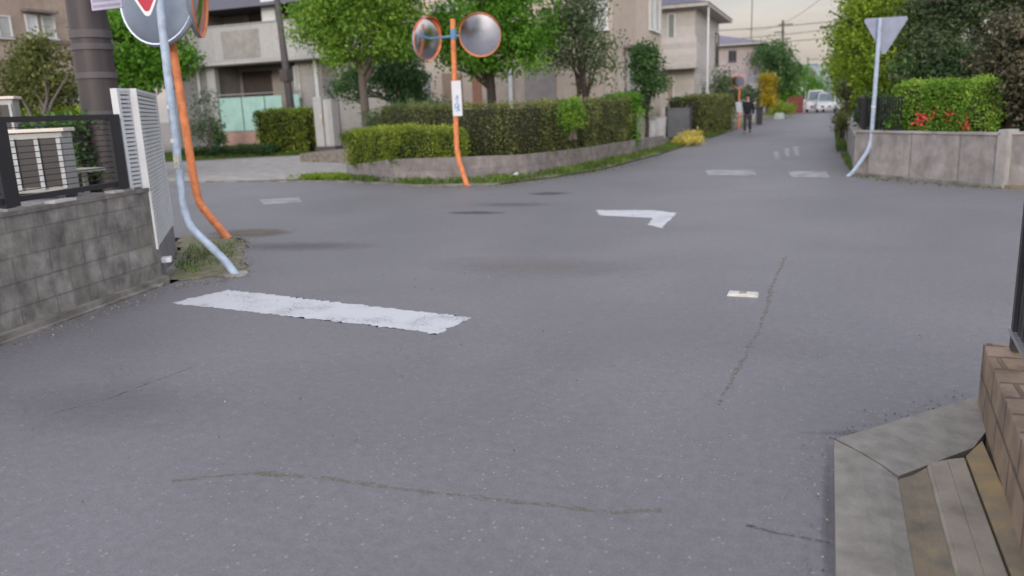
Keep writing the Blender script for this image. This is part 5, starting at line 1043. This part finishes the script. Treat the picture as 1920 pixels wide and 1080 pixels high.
# far curve mirror
p = PY(1386, 200, 44); t = thing('mirror_pole', 'small orange mirror pole beside the far road near the walker', 'pole', (p.x, 44, 0), 'orange mirror poles')
tz = PY(1384, 150, 44); mb = MB(); mb.tube([(p.x, 44, 0), (p.x-.02, 44, tz.z+.3)], .05, 8); mb.build('shaft', M['orange'], t)
curve_mirror('traffic_mirror', 'small far round traffic mirror on the orange pole by the walker', PY(1384, 153, 43.8), (.1, -1, -.5), .33, (p.x, 44, tz.z), 'round traffic mirrors')
a, b = PY(1408, 158, 55), PY(1418, 195, 55); mb = MB(); mb.box(a.x, b.x, 55, 55.1, b.z, a.z); mb.tube([((a.x+b.x)/2, 55.15, 0), ((a.x+b.x)/2, 55.15, a.z)], .04, 6); mb.build('notice_board', mat('pale board', (.5, .52, .53), .6), label='pale upright board left of the golden bush', cat='sign')
a, b = PY(1419, 202, 50), PY(1428, 222, 50); mb = MB(); mb.hexa([(a.x, 50, 0), (b.x, 50, 0), (b.x, 50.5, 0), (a.x, 50.5, 0), (a.x-.05, 49.95, a.z), (b.x+.05, 49.95, a.z), (b.x+.05, 50.55, a.z), (a.x-.05, 50.55, a.z)]); mb.box(a.x-.08, b.x+.08, 49.9, 50.6, a.z+.001, a.z+.06)
mb.build('litter_bin', mat('dark bin', (.03, .028, .035), .6), label='dark bin beside the far road right of the walker', cat='bin')
a, b = PY(1452, 205, 62), PY(1470, 218, 62); mb = MB(); mb.box(a.x, b.x, 62, 62.5, 0, .35); mb.box(a.x+.08, b.x-.08, 62.08, 62.42, .351, .42)
mb.build('planter_box', mat('pale green box', (.4, .47, .42), .7), label='pale planter box under the low yellow green bush', cat='planter')

# ------------------------------------------------------------------ cars
M['car_white'] = mat('white car paint', (.62, .62, .63), .3, .03, coat=.6); M['car_silver'] = mat('silver car paint', (.45, .48, .52), .3, .03, metal=.4, coat=.6)
M['car_glass'] = mat('car glass', (.1, .14, .16), .08, .1); M['lamp'] = mat('lamp glass', (.7, .68, .62), .15); M['lamp_red'] = mat('tail lamp', (.5, .03, .03), .2)
def car(label, x, y, wd, h, ln, paint, group):
    t = thing('parked_car', label, 'car', (x, y, 0), group); hw = wd/2
    prof = [(-ln/2, .3), (-ln/2+.02, .7), (-ln/2+.15, .88), (-ln/2+.75, .98), (ln/2-.2, 1.0), (ln/2-.02, .9), (ln/2, .32)]
    def loft(prof, sec, m, nm):
        mb = MB(); n = len(prof); rows = [[(x+s*hw*k, y+p[0]*sc, z0+(p[1])) for p in prof] for s, k, sc, z0 in sec]
        vs = [v for r_ in rows for v in r_]; fs = []
        for i in range(len(rows)-1):
            for j in range(n): j2 = (j+1) % n; fs.append((i*n+j, i*n+j2, (i+1)*n+j2, (i+1)*n+j))
        fs.append(tuple(range(n))); fs.append(tuple(range((len(rows)-1)*n, len(rows)*n))[::-1]); mb.add(vs, fs)
        o = mb.build(nm, m, t, bevel=.02); bm = bmesh.new(); bm.from_mesh(o.data); bmesh.ops.recalc_face_normals(bm, faces=bm.faces); bm.to_mesh(o.data); bm.free(); return o
    loft(prof, [(-1, 1, .97, 0), (-1, .93, 1, 0), (1, .93, 1, 0), (1, 1, .97, 0)], paint, 'body')
    cab = [(-ln/2+.72, .97), (-ln/2+1.25, h-.04), (-ln/2+1.5, h), (ln/2-.5, h), (ln/2-.22, h-.08), (ln/2-.1, .97)]
    mb = MB(); n = len(cab)
    def cx_(s, p): k = .93-.16*(p[1]-.97)/(h-.97); return (x+s*hw*k, y+p[0], p[1])
    mb.add([cx_(-1, p) for p in cab]+[cx_(1, p) for p in cab], [tuple(range(n)), tuple(range(n, 2*n))[::-1]]+[(i, n+i, n+(i+1) % n, (i+1) % n) for i in range(n)])
    o = mb.build('cabin', paint, t, bevel=.04); bm = bmesh.new(); bm.from_mesh(o.data); bmesh.ops.recalc_face_normals(bm, faces=bm.faces); bm.to_mesh(o.data); bm.free()
    a, b = Vector(cx_(-1, cab[0])), Vector(cx_(1, cab[0])); c, d = Vector(cx_(1, cab[1])), Vector(cx_(-1, cab[1])); nn = (b-a).cross(d-a).normalized(); nn = nn if nn.y < 0 else -nn
    ce = (a+b+c+d)/4; mb = MB(); mb.add([ce+(v-ce)*.88+nn*.012 for v in (a, b, c, d)], [(0, 1, 2, 3)]); mb.build('windscreen', M['car_glass'], t)
    for s in (-1, 1):
        pts = [(-ln/2+1.0, 1.02), (-ln/2+1.38, h-.12), (ln/2-.5, h-.12), (ln/2-.28, 1.02)]
        mb = MB(); mb.add([Vector(cx_(s, p))+Vector((s*.014, 0, 0)) for p in pts], [(0, 1, 2, 3)]); mb.build('side_window', M['car_glass'], t)
        mb = MB(); mb.box(x+s*hw*.6, x+s*hw*.88, y-ln/2-.012, y-ln/2+.05, .62, .78); mb.build('headlight', M['lamp'], t)
        mb = MB(); mb.box(x+s*hw*.68, x+s*hw*.88, y+ln/2-.05, y+ln/2+.01, .65, .85); mb.build('tail_light', M['lamp_red'], t)
        mb = MB(); mb.box(x+s*(hw+.02), x+s*(hw+.16), y-ln/2+1.0, y-ln/2+1.08, 1.0, 1.14); mb.build('wing_mirror', paint, t)
        for yy in (-ln/2+.7, ln/2-.7):
            mb = MB(); mb.tube([(x+s*(hw-.16), y+yy, .3), (x+s*(hw+.005), y+yy, .3)], .3, 18); wm = mb.build('wheel', M['rubber'], t)
            mb = MB(); mb.tube([(x+s*(hw+.006), y+yy, .3), (x+s*(hw+.015), y+yy, .3)], .18, 12); mb.build('rim', M['alu'], wm)
    mb = MB(); mb.box(x-hw*.5, x+hw*.5, y-ln/2-.01, y-ln/2+.05, .42, .58); mb.build('grille', M['rubber'], t)
    mb = MB(); mb.box(x-.17, x+.17, y-ln/2-.02, y-ln/2-.011, .44, .6); mb.build('number_plate', M['sign_white'], t)
c = G(1530, 208); car('white van parked beside the silver car at the far end of road', G(1529, 209).x, 82, 1.6, 2.0, 3.6, M['car_white'], 'cars at the end of the far road')
car('pale silver car right of the white van at the far end of road', G(1550, 208).x-.05, 80.5, 1.7, 1.75, 4.0, M['car_silver'], 'cars at the end of the far road')

# ------------------------------------------------------------------ person
def skin(name, pts, edges, m, parent, sub=2):
    me = bpy.data.meshes.new(name); O = ORG[parent.name]
    me.from_pydata([tuple(Vector(p[0])) for p in pts], edges, []); o = link(name, me, parent)
    s = o.modifiers.new('Skin', 'SKIN')
    for i, p in enumerate(pts):
        r = p[1] if isinstance(p[1], tuple) else (p[1], p[1]); me.skin_vertices[0].data[i].radius = r
        me.skin_vertices[0].data[i].use_root = (i == 0)
    s.use_smooth_shade = True; sb = o.modifiers.new('Sub', 'SUBSURF'); sb.levels = sub; sb.render_levels = sub
    me.materials.append(m); return o
g = G(1401, 251); pe = thing('person', 'person in black jacket and dark trousers walking with pale bag down the far road', 'person', (g.x, g.y, 0))
skm = mat('skin', (.45, .28, .2), .6); blk = mat('black cloth', (.013, .013, .018), .9); trs = mat('dark grey trousers', (.05, .05, .06), .9)
# facing the camera, mid stride (-Y is forward)
body = [((0, 0, .9), (.13, .09)), ((0, -.01, 1.12), (.12, .085)), ((0, -.02, 1.32), (.14, .09)), ((0, -.02, 1.42), .055), ((0, -.04, 1.5), .06), ((0, -.05, 1.58), (.075, .09)), ((0, -.045, 1.64), (.06, .075)),
        ((-.17, -.02, 1.35), .05), ((-.22, -.06, 1.1), .04), ((-.2, -.2, .9), .03), ((-.2, -.24, .82), .03), ((.17, -.02, 1.35), .05), ((.23, .05, 1.1), .04), ((.22, .06, .87), .03), ((.22, .05, .79), .03),
        ((-.09, 0, .84), .08), ((-.1, -.14, .47), .055), ((-.1, -.1, .1), .04), ((-.1, -.2, .05), .035), ((.09, 0, .84), .08), ((.1, .02, .47), .055), ((.1, .25, .14), .04), ((.1, .18, .05), .035)]
ed = [(0, 1), (1, 2), (2, 3), (3, 4), (4, 5), (5, 6), (2, 7), (7, 8), (8, 9), (9, 10), (2, 11), (11, 12), (12, 13), (13, 14), (0, 15), (15, 16), (16, 17), (17, 18), (0, 19), (19, 20), (20, 21), (21, 22)]
skin('body', body, ed, skm, pe)
skin('jacket', [((0, 0, .82), (.175, .125)), ((0, -.01, 1.12), (.16, .115)), ((0, -.02, 1.33), (.175, .115)), ((0, -.02, 1.4), (.09, .08)), ((-.18, -.02, 1.36), .075), ((-.23, -.06, 1.1), .06), ((-.21, -.19, .88), .05), ((.18, -.02, 1.36), .075), ((.24, .05, 1.1), .06), ((.23, .06, .86), .05)],
     [(0, 1), (1, 2), (2, 3), (2, 4), (4, 5), (5, 6), (2, 7), (7, 8), (8, 9)], blk, pe)
skin('trousers', [((0, 0, .88), (.15, .11)), ((-.095, -.01, .8), .105), ((-.1, -.14, .47), .078), ((-.1, -.1, .12), .065), ((.095, .01, .8), .105), ((.1, .02, .47), .078), ((.1, .23, .17), .065)], [(0, 1), (1, 2), (2, 3), (0, 4), (4, 5), (5, 6)], trs, pe)
skin('shoe', [((-.1, -.08, .06), .05), ((-.1, -.22, .045), .04)], [(0, 1)], blk, pe, 1); skin('shoe', [((.1, .26, .13), .05), ((.1, .16, .05), .04)], [(0, 1)], blk, pe, 1)
skin('hair', [((0, .0, 1.62), (.085, .085)), ((0, -.02, 1.67), (.085, .09)), ((0, .03, 1.56), (.075, .06))], [(0, 1), (0, 2)], blk, pe, 1)
hd = MB(); P0 = Vector((g.x, g.y, 0))
hd.tube([P0+Vector((0, -.14, 1.6)), P0+Vector((0, -.17, 1.565))], [.012, .016], 6); hd.build('nose', skm, pe)
mb = MB(); mb.hexa([(g.x-.46, g.y-.22, .98), (g.x-.2, g.y-.26, .92), (g.x-.16, g.y+.0, .92), (g.x-.42, g.y+.02, .98), (g.x-.52, g.y-.2, 1.42), (g.x-.27, g.y-.24, 1.4), (g.x-.25, g.y-.02, 1.4), (g.x-.5, g.y, 1.42)])
mb.tube([(g.x-.4, g.y-.13, 1.4), (g.x-.2, g.y-.1, 1.52), (g.x-.08, g.y-.06, 1.42)], .014, 6)
mb.build('shoulder_bag', mat('pale blue grey bag', (.5, .56, .6), .8), label='pale blue grey bag carried by the walking person', cat='bag', bevel=.03)
